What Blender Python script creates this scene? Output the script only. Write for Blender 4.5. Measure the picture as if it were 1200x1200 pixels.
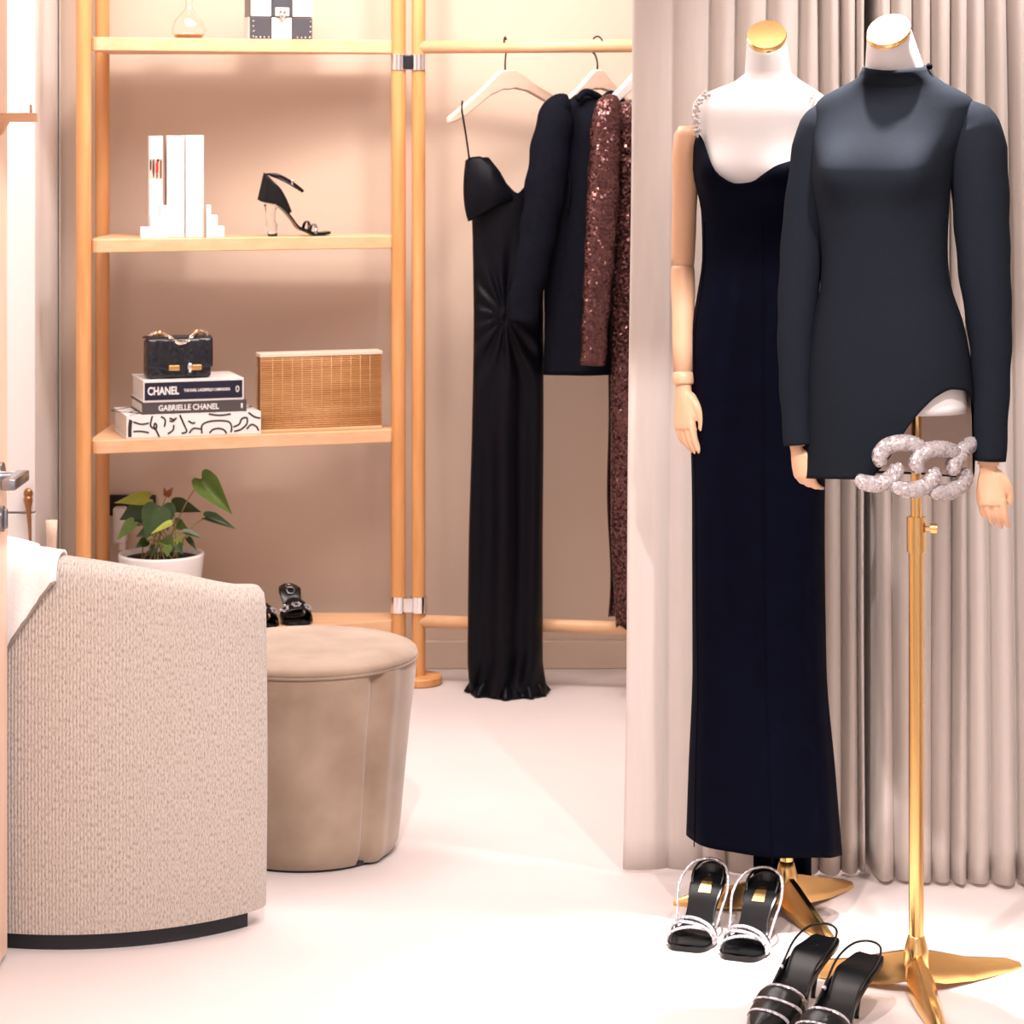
import bpy, bmesh, math, random
import numpy as np
from mathutils import Vector, Matrix, Euler
random.seed(7)
PI = math.pi
sin, cos = math.sin, math.cos
for o in list(bpy.data.objects):
    bpy.data.objects.remove(o)
SC = bpy.context.scene
COL = SC.collection

# ------------------------------------------------------------------ camera
F = 2940.0            # focal length in pixels of the 1200 px frame
EYE = 1.55
cam_d = bpy.data.cameras.new('camera')
cam_d.sensor_width = 36.0
cam_d.lens = F / 1200 * 36
cam_d.shift_y = -0.375
cam_d.clip_start = 0.05
cam = bpy.data.objects.new('camera', cam_d)
cam.location = (0, 0, EYE)
cam.rotation_euler = (PI / 2, 0, 0)
COL.objects.link(cam)
SC.camera = cam

# ------------------------------------------------------------------ light
SC.view_settings.view_transform = 'Standard'
SC.view_settings.look = 'None'
SC.view_settings.exposure = 0.27
SC.view_settings.gamma = 1.0
SC.view_settings.use_curve_mapping = False
w = bpy.data.worlds.new('world')
SC.world = w
w.use_nodes = True
w.node_tree.nodes['Background'].inputs[0].default_value = (1.0, 0.905, 0.885, 1)
w.node_tree.nodes['Background'].inputs[1].default_value = 1.0


def spot(name, loc, target, power, size, blend=0.4, radius=0.04, color=(1, 0.9, 0.82)):
    d = bpy.data.lights.new(name, 'SPOT')
    d.energy = power
    d.spot_size = math.radians(size)
    d.spot_blend = blend
    d.shadow_soft_size = radius
    d.color = color
    o = bpy.data.objects.new(name, d)
    o.location = loc
    v = Vector(target) - Vector(loc)
    o.rotation_euler = v.to_track_quat('-Z', 'Y').to_euler()
    COL.objects.link(o)
    return o


def area(name, loc, rot, sx, sy, power, color=(1, 0.91, 0.88)):
    d = bpy.data.lights.new(name, 'AREA')
    d.shape = 'RECTANGLE'
    d.size = sx
    d.size_y = sy
    d.energy = power
    d.color = color
    o = bpy.data.objects.new(name, d)
    o.location = loc
    o.rotation_euler = rot
    COL.objects.link(o)
    return o


# track spot in the outer room shining in under the door header
spot('track_spot', (-0.15, 3.0, 2.70), (0.1, 5.0, 0.4), 165, 100, 0.5, 0.03, (1, 0.91, 0.89))
spot('track_spot', (0.80, 3.0, 2.70), (0.6, 5.0, 0.5), 135, 95, 0.5, 0.03, (1, 0.91, 0.89))
# ceiling downlights of the fitting room, then an added curtain wash
spot('downlight_curtain', (0.73, 4.70, 2.66), (0.63, 4.50, 1.4), 760, 36, 1.0, 0.03, (1, 0.93, 0.89))
spot('downlight_gown', (0.47, 4.72, 2.66), (0.47, 4.70, 0), 22, 70, 0.6, 0.035, (1, 0.93, 0.89))
spot('downlight_shelf', (-0.55, 6.05, 2.68), (-0.7, 7.0, 0.9), 40, 110, 0.7, 0.10, (1, 0.885, 0.81))
spot('downlight_rack', (0.1, 6.05, 2.68), (0.15, 7.0, 0.9), 33, 110, 0.7, 0.10, (1, 0.885, 0.81))
spot('fill_light_pleats', (1.12, 4.72, 2.66), (1.0, 5.2, 1.35), 70, 85, 0.8, 0.04, (1, 0.9, 0.86))  # added to brighten the right curtain, no known fitting there
# added soft fill lights under the ceilings, not real panels, one per room
area('fill_light_room', (-0.35, 5.75, 2.70), (0, 0, 0), 2.0, 1.4, 52)
area('fill_light_hall', (0.0, 1.6, 2.70), (0, 0, 0), 1.8, 1.6, 18)

# ------------------------------------------------------------------ helpers


def P(px, py, Y):
    return Vector(((px - 600) / F * Y, Y, EYE - (py - 150) / F * Y))


def PX(px, Y):
    return (px - 600) / F * Y


def hs(x, xs, ys):
    """smooth (monotone-ish hermite) interpolation"""
    n = len(xs)
    if x <= xs[0]:
        return ys[0]
    if x >= xs[-1]:
        return ys[-1]
    i = 0
    while xs[i + 1] < x:
        i += 1

    def sl(k):
        if k <= 0 or k >= n - 1:
            return 0.0 if n > 2 else (ys[1] - ys[0]) / (xs[1] - xs[0])
        a = (ys[k] - ys[k - 1]) / (xs[k] - xs[k - 1])
        b = (ys[k + 1] - ys[k]) / (xs[k + 1] - xs[k])
        if a * b <= 0:
            return 0.0
        return 2 * a * b / (a + b)

    def sle(k):
        if k == 0:
            return (ys[1] - ys[0]) / (xs[1] - xs[0])
        if k == n - 1:
            return (ys[-1] - ys[-2]) / (xs[-1] - xs[-2])
        return sl(k)
    h = xs[i + 1] - xs[i]
    t = (x - xs[i]) / h
    m0, m1 = sle(i) * h, sle(i + 1) * h
    return ((2 * t**3 - 3 * t**2 + 1) * ys[i] + (t**3 - 2 * t**2 + t) * m0
            + (-2 * t**3 + 3 * t**2) * ys[i + 1] + (t**3 - t**2) * m1)


def thing(name, label, cat, loc=(0, 0, 0), rz=0.0, group=None, rot=None):
    o = bpy.data.objects.new(name, None)
    o.empty_display_size = 0.05
    COL.objects.link(o)
    o.location = loc
    o.rotation_euler = rot if rot else (0, 0, rz)
    tag(o, label, cat, group)
    return o


def tag(o, label=None, cat=None, group=None, kind=None):
    if label:
        o['label'] = label
    if cat:
        o['category'] = cat
    if group:
        o['group'] = group
    if kind:
        o['kind'] = kind
    return o


def root_of(o):
    while o.parent:
        o = o.parent
    return o


def mk(name, vf, mat, parent=None, smooth=True, world=False, uv=None, solid=0, sub=0, bevel=0, label=None,
       offset=0.0, auto=None):
    v, f = vf[0], vf[1]
    if len(vf) > 2 and uv is None:
        uv = vf[2]
    off = Vector((0, 0, 0))
    if world and parent:
        off = root_of(parent).location
    me = bpy.data.meshes.new(name)
    me.from_pydata([tuple(Vector(p) - off) for p in v], [], f)
    me.update()
    bm = bmesh.new()
    bm.from_mesh(me)
    bmesh.ops.recalc_face_normals(bm, faces=bm.faces)
    bm.to_mesh(me)
    bm.free()
    if uv:
        l = me.uv_layers.new(name='UVMap')
        for lp in me.loops:
            l.data[lp.index].uv = uv[lp.vertex_index]
    if smooth:
        me.polygons.foreach_set('use_smooth', [True] * len(me.polygons))
    if auto is not None:
        me.set_sharp_from_angle(angle=math.radians(auto))
    me.materials.append(mat)
    o = bpy.data.objects.new(name, me)
    COL.objects.link(o)
    if parent:
        o.parent = parent
    if solid:
        m = o.modifiers.new('solid', 'SOLIDIFY')
        m.thickness = solid
        m.offset = offset
    if bevel:
        m = o.modifiers.new('bevel', 'BEVEL')
        m.width = bevel
        m.segments = 2
        m.limit_method = 'ANGLE'
    if sub:
        m = o.modifiers.new('sub', 'SUBSURF')
        m.levels = sub
        m.render_levels = sub
    if label:
        o['label'] = label
    return o


def join(*parts):
    V, Fc = [], []
    for p in parts:
        b = len(V)
        V += [Vector(x) for x in p[0]]
        Fc += [[i + b for i in f] for f in p[1]]
    return V, Fc


def xf(vf, M):
    return ([M @ Vector(p) for p in vf[0]],) + tuple(vf[1:])


def box(x0, x1, y0, y1, z0, z1):
    v = [(x, y, z) for z in (z0, z1) for y in (y0, y1) for x in (x0, x1)]
    f = [(0, 2, 3, 1), (4, 5, 7, 6), (0, 1, 5, 4), (2, 6, 7, 3), (0, 4, 6, 2), (1, 3, 7, 5)]
    return v, f


def rbox(x0, x1, y0, y1, z0, z1, r=0.004, seg=2):
    bm = bmesh.new()
    v, f = box(x0, x1, y0, y1, z0, z1)
    bv = [bm.verts.new(p) for p in v]
    for q in f:
        bm.faces.new([bv[i] for i in q])
    bmesh.ops.bevel(bm, geom=list(bm.edges), offset=r, segments=seg, profile=0.5, affect='EDGES')
    bm.verts.index_update()
    out = ([p.co.copy() for p in bm.verts], [[q.index for q in fc.verts] for fc in bm.faces])
    bm.free()
    return out


def loft(rings, cap=(True, True), closed=True):
    n = len(rings[0])
    V = [Vector(p) for r in rings for p in r]
    Fc = []
    for i in range(len(rings) - 1):
        for j in range(n if closed else n - 1):
            k = (j + 1) % n
            Fc.append((i * n + j, i * n + k, (i + 1) * n + k, (i + 1) * n + j))
    if cap[0]:
        Fc.append(tuple(range(n))[::-1])
    if cap[1]:
        b = (len(rings) - 1) * n
        Fc.append(tuple(b + i for i in range(n)))
    return V, Fc


def grid(fn, nu, nv, closed=False, uvs=None):
    """fn(u,v) u,v in 0..1"""
    V, UV, Fc = [], [], []
    cu = nu if closed else nu + 1
    for j in range(nv + 1):
        for i in range(cu):
            V.append(Vector(fn(i / nu, j / nv)))
            UV.append((i / nu, j / nv))
    for j in range(nv):
        for i in range(nu):
            k = (i + 1) % cu
            Fc.append((j * cu + i, j * cu + k, (j + 1) * cu + k, (j + 1) * cu + i))
    return V, Fc, UV


def tube(path, radii, n=10, cap=True, up=None, flat=1.0, cyc=False):
    path = [Vector(p) for p in path]
    m = len(path)
    if not hasattr(radii, '__len__'):
        radii = [radii] * m
    T = []
    for i in range(m):
        if cyc:
            t = path[(i + 1) % m] - path[i - 1]
        else:
            t = path[min(i + 1, m - 1)] - path[max(i - 1, 0)]
        T.append(t.normalized())
    u = Vector(up) if up else (Vector((0, 0, 1)) if abs(T[0].z) < 0.9 else Vector((1, 0, 0)))
    N = (u - T[0] * u.dot(T[0])).normalized()
    rings = []
    for i in range(m):
        if up:
            N = (u - T[i] * u.dot(T[i])).normalized()
        else:
            N = (N - T[i] * N.dot(T[i])).normalized()
        B = T[i].cross(N)
        rings.append([path[i] + (N * cos(2 * PI * k / n) * flat + B * sin(2 * PI * k / n)) * radii[i] for k in range(n)])
    if cyc:
        rings.append(rings[0])
        return loft(rings, (False, False))
    return loft(rings, (cap, cap))


def spline(pts, n=8):
    """catmull-rom through pts"""
    pts = [Vector(p) for p in pts]
    out = []
    for i in range(len(pts) - 1):
        p0 = pts[max(i - 1, 0)]
        p1, p2 = pts[i], pts[i + 1]
        p3 = pts[min(i + 2, len(pts) - 1)]
        for k in range(n):
            t = k / n
            out.append(0.5 * ((2 * p1) + (p2 - p0) * t + (2 * p0 - 5 * p1 + 4 * p2 - p3) * t * t
                              + (3 * p1 - p0 - 3 * p2 + p3) * t**3))
    out.append(pts[-1])
    return out


def resample(vals, m):
    n = len(vals)
    return [float(np.interp(i / (m - 1) * (n - 1), range(n), vals)) for i in range(m)]


def lathe(prof, n=32, c=(0, 0)):
    rings = [[(c[0] + r * cos(2 * PI * k / n), c[1] + r * sin(2 * PI * k / n), z) for k in range(n)] for r, z in prof]
    return loft(rings)


def ext(poly, y0, y1):
    """extrude an x-z polygon along y"""
    n = len(poly)
    v = [(x, y0, z) for x, z in poly] + [(x, y1, z) for x, z in poly]
    f = [tuple(range(n)), tuple(range(n, 2 * n))[::-1]]
    f += [(i, (i + 1) % n, n + (i + 1) % n, n + i) for i in range(n)]
    return v, f


def prism(poly, z0, z1):
    n = len(poly)
    v = [(x, y, z0) for x, y in poly] + [(x, y, z1) for x, y in poly]
    f = [tuple(range(n))[::-1], tuple(range(n, 2 * n))]
    f += [(i, (i + 1) % n, n + (i + 1) % n, n + i) for i in range(n)]
    return v, f


def sphere(c, rx, ry=None, rz=None, n=14, m=9):
    ry = ry or rx
    rz = rz or rx
    c = Vector(c)
    rings = []
    for j in range(m + 1):
        a = -PI / 2 + PI * (0.02 + 0.96 * j / m)
        rings.append([c + Vector((rx * cos(a) * cos(2 * PI * k / n), ry * cos(a) * sin(2 * PI * k / n), rz * sin(a)))
                      for k in range(n)])
    return loft(rings)


# ------------------------------------------------------------------ materials


def mat(name, col, rough=0.6, metal=0.0, var=0.0, vscale=20, bump=0.0, bscale=200, stretch=(1, 1, 1), coord='Object',
        sheen=0.0, spec=0.5, trans=0.0, col2=None, coat=0.0, contrast=(0.3, 0.7), ior=1.45):
    m = bpy.data.materials.new(name)
    m.use_nodes = True
    nt = m.node_tree
    b = nt.nodes['Principled BSDF']
    b.inputs['Base Color'].default_value = (*col, 1)
    b.inputs['Roughness'].default_value = rough
    b.inputs['Metallic'].default_value = metal
    b.inputs['Specular IOR Level'].default_value = spec
    b.inputs['IOR'].default_value = ior
    b.inputs['Sheen Weight'].default_value = sheen
    b.inputs['Transmission Weight'].default_value = trans
    b.inputs['Coat Weight'].default_value = coat
    tc = nt.nodes.new('ShaderNodeTexCoord')
    mp = nt.nodes.new('ShaderNodeMapping')
    mp.inputs['Scale'].default_value = stretch
    nt.links.new(tc.outputs[coord], mp.inputs[0])
    if var > 0 or col2:
        n = nt.nodes.new('ShaderNodeTexNoise')
        n.inputs['Scale'].default_value = vscale
        n.inputs['Detail'].default_value = 4
        nt.links.new(mp.outputs[0], n.inputs['Vector'])
        r = nt.nodes.new('ShaderNodeValToRGB')
        c2 = col2 if col2 else tuple(max(0, c * (1 - var)) for c in col)
        r.color_ramp.elements[0].position = contrast[0]
        r.color_ramp.elements[1].position = contrast[1]
        r.color_ramp.elements[0].color = (*c2, 1)
        r.color_ramp.elements[1].color = (*col, 1)
        nt.links.new(n.outputs[0], r.inputs[0])
        nt.links.new(r.outputs[0], b.inputs['Base Color'])
    if bump > 0:
        n2 = nt.nodes.new('ShaderNodeTexNoise')
        n2.inputs['Scale'].default_value = bscale
        n2.inputs['Detail'].default_value = 3
        nt.links.new(mp.outputs[0], n2.inputs['Vector'])
        bp = nt.nodes.new('ShaderNodeBump')
        bp.inputs['Strength'].default_value = bump
        bp.inputs['Distance'].default_value = 0.002
        nt.links.new(n2.outputs[0], bp.inputs['Height'])
        nt.links.new(bp.outputs[0], b.inputs['Normal'])
    return m


def cell_mat(name, col, rough, metal, scale, amount, col2=None, tint=False, coord='Object', stretch=(1, 1, 1), spec=0.5, bumpy=0.0):
    """facetted cells: each Voronoi cell tilts its normal its own way (crystals, sequins)"""
    m = bpy.data.materials.new(name)
    m.use_nodes = True
    nt = m.node_tree
    b = nt.nodes['Principled BSDF']
    b.inputs['Roughness'].default_value = rough
    b.inputs['Metallic'].default_value = metal
    b.inputs['Specular IOR Level'].default_value = spec
    tc = nt.nodes.new('ShaderNodeTexCoord')
    mp = nt.nodes.new('ShaderNodeMapping')
    mp.inputs['Scale'].default_value = stretch
    nt.links.new(tc.outputs[coord], mp.inputs[0])
    vo = nt.nodes.new('ShaderNodeTexVoronoi')
    vo.inputs['Scale'].default_value = scale
    nt.links.new(mp.outputs[0], vo.inputs['Vector'])
    geo = nt.nodes.new('ShaderNodeNewGeometry')
    sub = nt.nodes.new('ShaderNodeVectorMath')
    sub.operation = 'SUBTRACT'
    sub.inputs[1].default_value = (0.5, 0.5, 0.5)
    nt.links.new(vo.outputs['Color'], sub.inputs[0])
    sc = nt.nodes.new('ShaderNodeVectorMath')
    sc.operation = 'SCALE'
    sc.inputs['Scale'].default_value = amount
    nt.links.new(sub.outputs[0], sc.inputs[0])
    ad = nt.nodes.new('ShaderNodeVectorMath')
    ad.operation = 'ADD'
    nt.links.new(geo.outputs['Normal'], ad.inputs[0])
    nt.links.new(sc.outputs[0], ad.inputs[1])
    no = nt.nodes.new('ShaderNodeVectorMath')
    no.operation = 'NORMALIZE'
    nt.links.new(ad.outputs[0], no.inputs[0])
    nt.links.new(no.outputs[0], b.inputs['Normal'])
    r = nt.nodes.new('ShaderNodeValToRGB')
    c2 = col2 if col2 else tuple(c * 0.6 for c in col)
    r.color_ramp.elements[0].color = (*c2, 1)
    r.color_ramp.elements[1].color = (*col, 1)
    sx = nt.nodes.new('ShaderNodeSeparateXYZ')
    nt.links.new(vo.outputs['Color'], sx.inputs[0])
    nt.links.new(sx.outputs[0], r.inputs[0])
    nt.links.new(r.outputs[0], b.inputs['Base Color'])
    return m


def wood_mat(name, col, col2, axis='Z', rough=0.45):
    st = {'Z': (14, 14, 1.2), 'X': (1.2, 14, 14), 'Y': (14, 1.2, 14)}[axis]
    return mat(name, col, rough, col2=col2, vscale=3.0, stretch=st, bump=0.05, bscale=8)


M = {}
M['wall'] = mat('beige_wall', (0.70, 0.55, 0.445), 0.85, var=0.05, vscale=2.0, bump=0.05, bscale=500)
M['white_wall'] = mat('white_wall', (0.80, 0.75, 0.73), 0.8, var=0.03, vscale=2)
M['floor'] = mat('pale_floor', (0.64, 0.56, 0.545), 0.75, var=0.05, vscale=3.0, bump=0.08, bscale=120)
M['ceiling'] = mat('ceiling_white', (0.82, 0.78, 0.75), 0.9)
M['oak'] = wood_mat('oak', (0.75, 0.37, 0.15), (0.62, 0.27, 0.09), 'Z')
M['oakx'] = wood_mat('oak_along', (0.80, 0.50, 0.30), (0.72, 0.41, 0.22), 'X')
M['pale_wood'] = wood_mat('pale_wood', (0.82, 0.62, 0.50), (0.76, 0.54, 0.42), 'X', 0.5)
M['door'] = wood_mat('door_wood', (0.82, 0.60, 0.47), (0.76, 0.52, 0.39), 'Z', 0.4)
M['arm_wood'] = wood_mat('arm_wood', (0.76, 0.47, 0.30), (0.70, 0.40, 0.24), 'Z', 0.4)
M['chrome'] = mat('chrome', (0.85, 0.83, 0.82), 0.12, 1.0)
M['gold'] = mat('brass_gold', (0.86, 0.55, 0.22), 0.22, 1.0)
M['dark_metal'] = mat('dark_metal', (0.03, 0.03, 0.04), 0.35, 0.6)
M['grey_metal'] = mat('grey_metal', (0.35, 0.36, 0.40), 0.25, 1.0)
M['curtain'] = mat('curtain_cloth', (0.66, 0.585, 0.54), 0.9, var=0.06, vscale=60, stretch=(1, 1, 0.1), bump=0.06, bscale=700, sheen=0.2)
M['boucle'] = None
M['velvet'] = mat('taupe_velvet', (0.38, 0.28, 0.205), 0.8, col2=(0.24, 0.16, 0.11), vscale=7, sheen=0.35, bump=0.04, bscale=300)
M['black_base'] = mat('black_plinth', (0.022, 0.022, 0.028), 0.6)
M['throw'] = mat('white_throw', (0.80, 0.74, 0.72), 0.95, var=0.05, vscale=60, bump=0.4, bscale=160, sheen=0.3)
M['white'] = mat('white_matte', (0.84, 0.80, 0.78), 0.55)
M['mann_white'] = mat('mannequin_white', (0.80, 0.76, 0.755), 0.5, var=0.02)
M['black_cloth'] = mat('black_crepe', (0.008, 0.0085, 0.014), 0.75, var=0.3, vscale=90, sheen=0.0, spec=0.03, bump=0.08, bscale=900)
M['black_velvet'] = mat('black_satin_crepe', (0.0022, 0.0028, 0.009), 0.62, var=0.3, vscale=30, sheen=0.0, spec=0.03)
M['black_satin'] = mat('black_satin', (0.003, 0.003, 0.006), 0.42, var=0.2, vscale=25, spec=0.14)
M['navy_cloth'] = mat('charcoal_crepe', (0.0125, 0.0152, 0.0215), 0.85, var=0.25, vscale=400, sheen=0.0, spec=0.04, bump=0.1, bscale=1200)
M['nude'] = mat('nude_lining', (0.44, 0.34, 0.29), 0.85, var=0.05, vscale=80)
M['sequin'] = cell_mat('burgundy_sequin', (0.145, 0.058, 0.052), 0.22, 0.65, 170, 0.8, (0.06, 0.023, 0.026))
M['crystal'] = cell_mat('crystal_pave', (0.62, 0.56, 0.56), 0.16, 0.35, 260, 0.9, (0.36, 0.32, 0.33))
M['crystal_fine'] = cell_mat('crystal_strap', (0.88, 0.85, 0.88), 0.14, 0.5, 320, 1.0, (0.42, 0.40, 0.46))
M['leather'] = mat('black_leather', (0.005, 0.005, 0.006), 0.25, spec=0.35, bump=0.03, bscale=300)
M['leather_in'] = mat('black_insole', (0.006, 0.006, 0.007), 0.25, spec=0.3)
M['croc'] = cell_mat('black_croc', (0.012, 0.012, 0.020), 0.25, 0.0, 95, 0.35, (0.006, 0.006, 0.011))
M['silver_leather'] = mat('white_leather', (0.80, 0.74, 0.73), 0.35, 0.15)
M['grey_leather'] = mat('slate_leather', (0.075, 0.075, 0.090), 0.3)
M['paper'] = mat('book_paper', (0.80, 0.72, 0.66), 0.9, var=0.12, vscale=300, stretch=(0.05, 0.05, 1))
M['book_white'] = mat('book_white', (0.82, 0.77, 0.76), 0.5)
M['book_black'] = mat('book_black', (0.012, 0.012, 0.03), 0.4)
M['book_grey'] = mat('book_grey', (0.075, 0.062, 0.062), 0.5)
M['ink'] = mat('black_ink', (0.03, 0.026, 0.028), 0.6)
M['red'] = mat('red_print', (0.72, 0.03, 0.02), 0.5)
M['brown'] = mat('brown_print', (0.16, 0.08, 0.06), 0.5)
M['bamboo'] = wood_mat('bamboo', (0.68, 0.36, 0.15), (0.47, 0.21, 0.065), 'X', 0.5)
M['glass'] = mat('clear_glass', (1, 1, 1), 0.02, trans=1.0, ior=1.4)
M['acrylic'] = mat('clear_acrylic', (1.0, 0.96, 0.94), 0.03, trans=1.0, ior=1.4)
M['amber'] = mat('amber_fluid', (0.80, 0.33, 0.08), 0.3, trans=0.35)
M['pot'] = mat('white_ceramic', (0.82, 0.78, 0.77), 0.35)
M['soil'] = mat('soil', (0.03, 0.018, 0.012), 0.95, var=0.5, vscale=80)
M['leaf_dark'] = mat('leaf_dark', (0.036, 0.070, 0.016), 0.4, var=0.35, vscale=40)
M['leaf_mid'] = mat('leaf_mid', (0.12, 0.19, 0.035), 0.4, var=0.3, vscale=40)
M['leaf_light'] = mat('leaf_light', (0.36, 0.40, 0.065), 0.4, var=0.2, vscale=40)
M['stem'] = mat('stem', (0.30, 0.26, 0.09), 0.6)
M['bud'] = mat('bud', (0.32, 0.09, 0.03), 0.6)
M['bronze'] = mat('bronze', (0.36, 0.17, 0.07), 0.35, 0.8)


def boucle():
    m = bpy.data.materials.new('tweed_boucle')
    m.use_nodes = True
    nt = m.node_tree
    b = nt.nodes['Principled BSDF']
    b.inputs['Roughness'].default_value = 0.95
    b.inputs['Specular IOR Level'].default_value = 0.15
    b.inputs['Sheen Weight'].default_value = 0.2
    tc = nt.nodes.new('ShaderNodeTexCoord')
    mp = nt.nodes.new('ShaderNodeMapping')
    mp.inputs['Scale'].default_value = (420, 110, 1)
    nt.links.new(tc.outputs['UV'], mp.inputs[0])
    n = nt.nodes.new('ShaderNodeTexNoise')
    n.inputs['Scale'].default_value = 1.0
    n.inputs['Detail'].default_value = 3
    nt.links.new(mp.outputs[0], n.inputs['Vector'])
    r = nt.nodes.new('ShaderNodeValToRGB')
    e = r.color_ramp.elements
    e[0].position = 0.30
    e[0].color = (0.29, 0.225, 0.18, 1)
    e[1].position = 0.55
    e[1].color = (0.52, 0.45, 0.405, 1)
    nt.links.new(n.outputs[0], r.inputs[0])
    nt.links.new(r.outputs[0], b.inputs['Base Color'])
    wv = nt.nodes.new('ShaderNodeTexWave')
    wv.inputs['Scale'].default_value = 48
    wv.inputs['Distortion'].default_value = 1.0
    nt.links.new(tc.outputs['UV'], wv.inputs['Vector'])
    mx = nt.nodes.new('ShaderNodeMath')
    mx.operation = 'ADD'
    nt.links.new(wv.outputs['Fac'], mx.inputs[0])
    nt.links.new(n.outputs[0], mx.inputs[1])
    bp = nt.nodes.new('ShaderNodeBump')
    bp.inputs['Strength'].default_value = 0.5
    bp.inputs['Distance'].default_value = 0.003
    nt.links.new(mx.outputs[0], bp.inputs['Height'])
    nt.links.new(bp.outputs[0], b.inputs['Normal'])
    return m


M['boucle'] = boucle()


def text_mesh(body, size, m, parent, mtx, depth=0.0003, offset=0.0, align='LEFT', name='lettering', fit=None):
    c = bpy.data.curves.new(name, 'FONT')
    c.body = body
    c.size = size
    c.extrude = depth
    c.offset = offset
    c.align_x = align
    c.align_y = 'CENTER'
    t = bpy.data.objects.new(name, c)
    COL.objects.link(t)
    bpy.context.view_layer.update()
    me = bpy.data.meshes.new_from_object(t.evaluated_get(bpy.context.evaluated_depsgraph_get()))
    bpy.data.objects.remove(t)
    me.name = name
    me.materials.clear()
    me.materials.append(m)
    xs_ = [q.co.x for q in me.vertices]
    sx = fit / (max(xs_) - min(xs_)) if fit else 1.0
    me.transform(mtx @ Matrix.Diagonal((sx, 1, 1, 1)))
    o = bpy.data.objects.new(name, me)
    COL.objects.link(o)
    o.parent = parent
    return o


# ================================================================== structure
def struct(name, vf, m, smooth=False, **k):
    o = mk(name, vf, m, None, smooth=smooth, **k)
    o['kind'] = 'structure'
    return o


XL, XR, YB, ZC = -1.62, 1.75, 7.2, 2.75
struct('floor', box(-1.9, 2.0, -1.5, 7.35, -0.1, 0.0), M['floor'])
struct('ceiling', box(-1.9, 2.0, -1.5, 7.35, ZC, ZC + 0.1), M['ceiling'])
struct('wall_back', box(-1.9, 2.0, YB, YB + 0.15, 0, ZC), M['wall'])
struct('wall_left', box(XL - 0.15, XL, -1.5, YB, 0, ZC), M['white_wall'])
struct('wall_right', box(XR, XR + 0.15, -1.5, YB, 0, ZC), M['white_wall'])
# wall with the wide doorway the camera looks through
fw = struct('wall_front', join(box(XL, -1.02, 3.80, 3.95, 0, ZC), box(1.0, XR, 3.80, 3.95, 0, ZC), box(-1.02, 1.0, 3.80, 3.95, 2.10, ZC)), M['white_wall'])
bb = struct('baseboard_back', rbox(XL, XR, YB - 0.014, YB, 0.0, 0.080, 0.003), M['wall'])

# ---- open door leaf
door = bpy.data.objects.new('door_1', None)
COL.objects.link(door)
door.location = (-0.963, 3.97, 0)
door['kind'] = 'structure'
mk('door_leaf', rbox(-0.02, 0.02, 0, 0.72, 0.01, 2.08, 0.003), M['door'], door, smooth=False)
hz = EYE - (558 - 150) / F * 4.62
lv = mk('lever_handle', join(
    tube([(0.02, 0.65, hz), (0.026, 0.65, hz)], 0.026, 20),
    tube([(0.024, 0.65, hz), (0.055, 0.65, hz)], 0.009, 12),
    rbox(0.048, 0.072, 0.53, 0.662, hz - 0.010, hz + 0.010, 0.003)), M['grey_metal'], door, auto=30, label='grey steel lever handle')
hz2 = EYE - (608 - 150) / F * 4.62
mk('thumb_turn', join(tube([(0.02, 0.65, hz2), (0.027, 0.65, hz2)], 0.024, 20),
                      rbox(0.026, 0.034, 0.644, 0.656, hz2 - 0.018, hz2 + 0.018, 0.002)), M['grey_metal'], door, auto=30)
hk = thing('coat_hook', 'small oak coat hook bracket fixed on the open door', 'hook', (-0.943, 4.62, EYE + 0.011))
mk('arm', rbox(0.0, 0.068, -0.012, 0.012, 0.0, 0.017, 0.002), M['oakx'], hk, smooth=False)
mk('brace', ext([(0, 0.0), (0.016, 0.0), (0.004, -0.022), (0, -0.024)], -0.010, 0.010), M['oakx'], hk, smooth=False)
mk('peg', tube([(0.057, 0, 0.015), (0.057, 0, 0.032)], 0.0025, 8), M['oakx'], hk)

# ================================================================== white wardrobe & sheer curtain at the far left
wx1 = PX(41, 6.80)
wd = thing('wardrobe', 'tall white wardrobe with a drawer standing in the corner behind the armchair', 'wardrobe', ((XL + 0.005 + wx1) / 2, 6.98, 0))
hw = (wx1 - XL - 0.005) / 2
zl = EYE - (601 - 150) / F * 6.80
mk('body', box(-hw, hw, -0.16, 0.10, 0, 2.4), M['white'], wd, smooth=False)
mk('door', rbox(-hw, hw, -0.180, -0.162, zl + 0.003, 2.4, 0.002), M['white'], wd, smooth=False)
dr = mk('drawer', rbox(-hw, hw, -0.180, -0.162, 0.06, zl - 0.003, 0.002), M['white'], wd, smooth=False)
hx = PX(33.5, 6.79) - wd.location.x
z0 = EYE - (572 - 150) / F * 6.79
z1 = EYE - (645 - 150) / F * 6.79
pull = tube([(hx, -0.198, z0 - 0.022 + 0.002), (hx, -0.198, z0 - 0.03), (hx + 0.001, -0.196, z0 - 0.055), (hx + 0.004, -0.196, z0 - 0.10), (hx + 0.006, -0.195, z1)],
            [0.010, 0.0125, 0.0075, 0.005, 0.003], 12)
mk('drop_pull', join(sphere((hx, -0.196, z0 - 0.014), 0.0125, 0.010, 0.015), pull, tube([(hx, -0.18, z0 - 0.012), (hx, -0.195, z0 - 0.012)], 0.005, 8)), M['bronze'], dr, label='bronze drop pull')
# sheer drape beside it


def sheer(u, v):
    px = 42 + 28 * u
    x = PX(px, 7.12)
    return (x, 7.12 + 0.022 * sin(u * PI * 7), 0.05 + 2.6 * v)


sh = mk('sheer_drape', grid(sheer, 56, 12), M['curtain'], solid=0.003)
tag(sh, 'narrow pale drape hanging between white wardrobe and wooden shelf unit', 'curtain')
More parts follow.
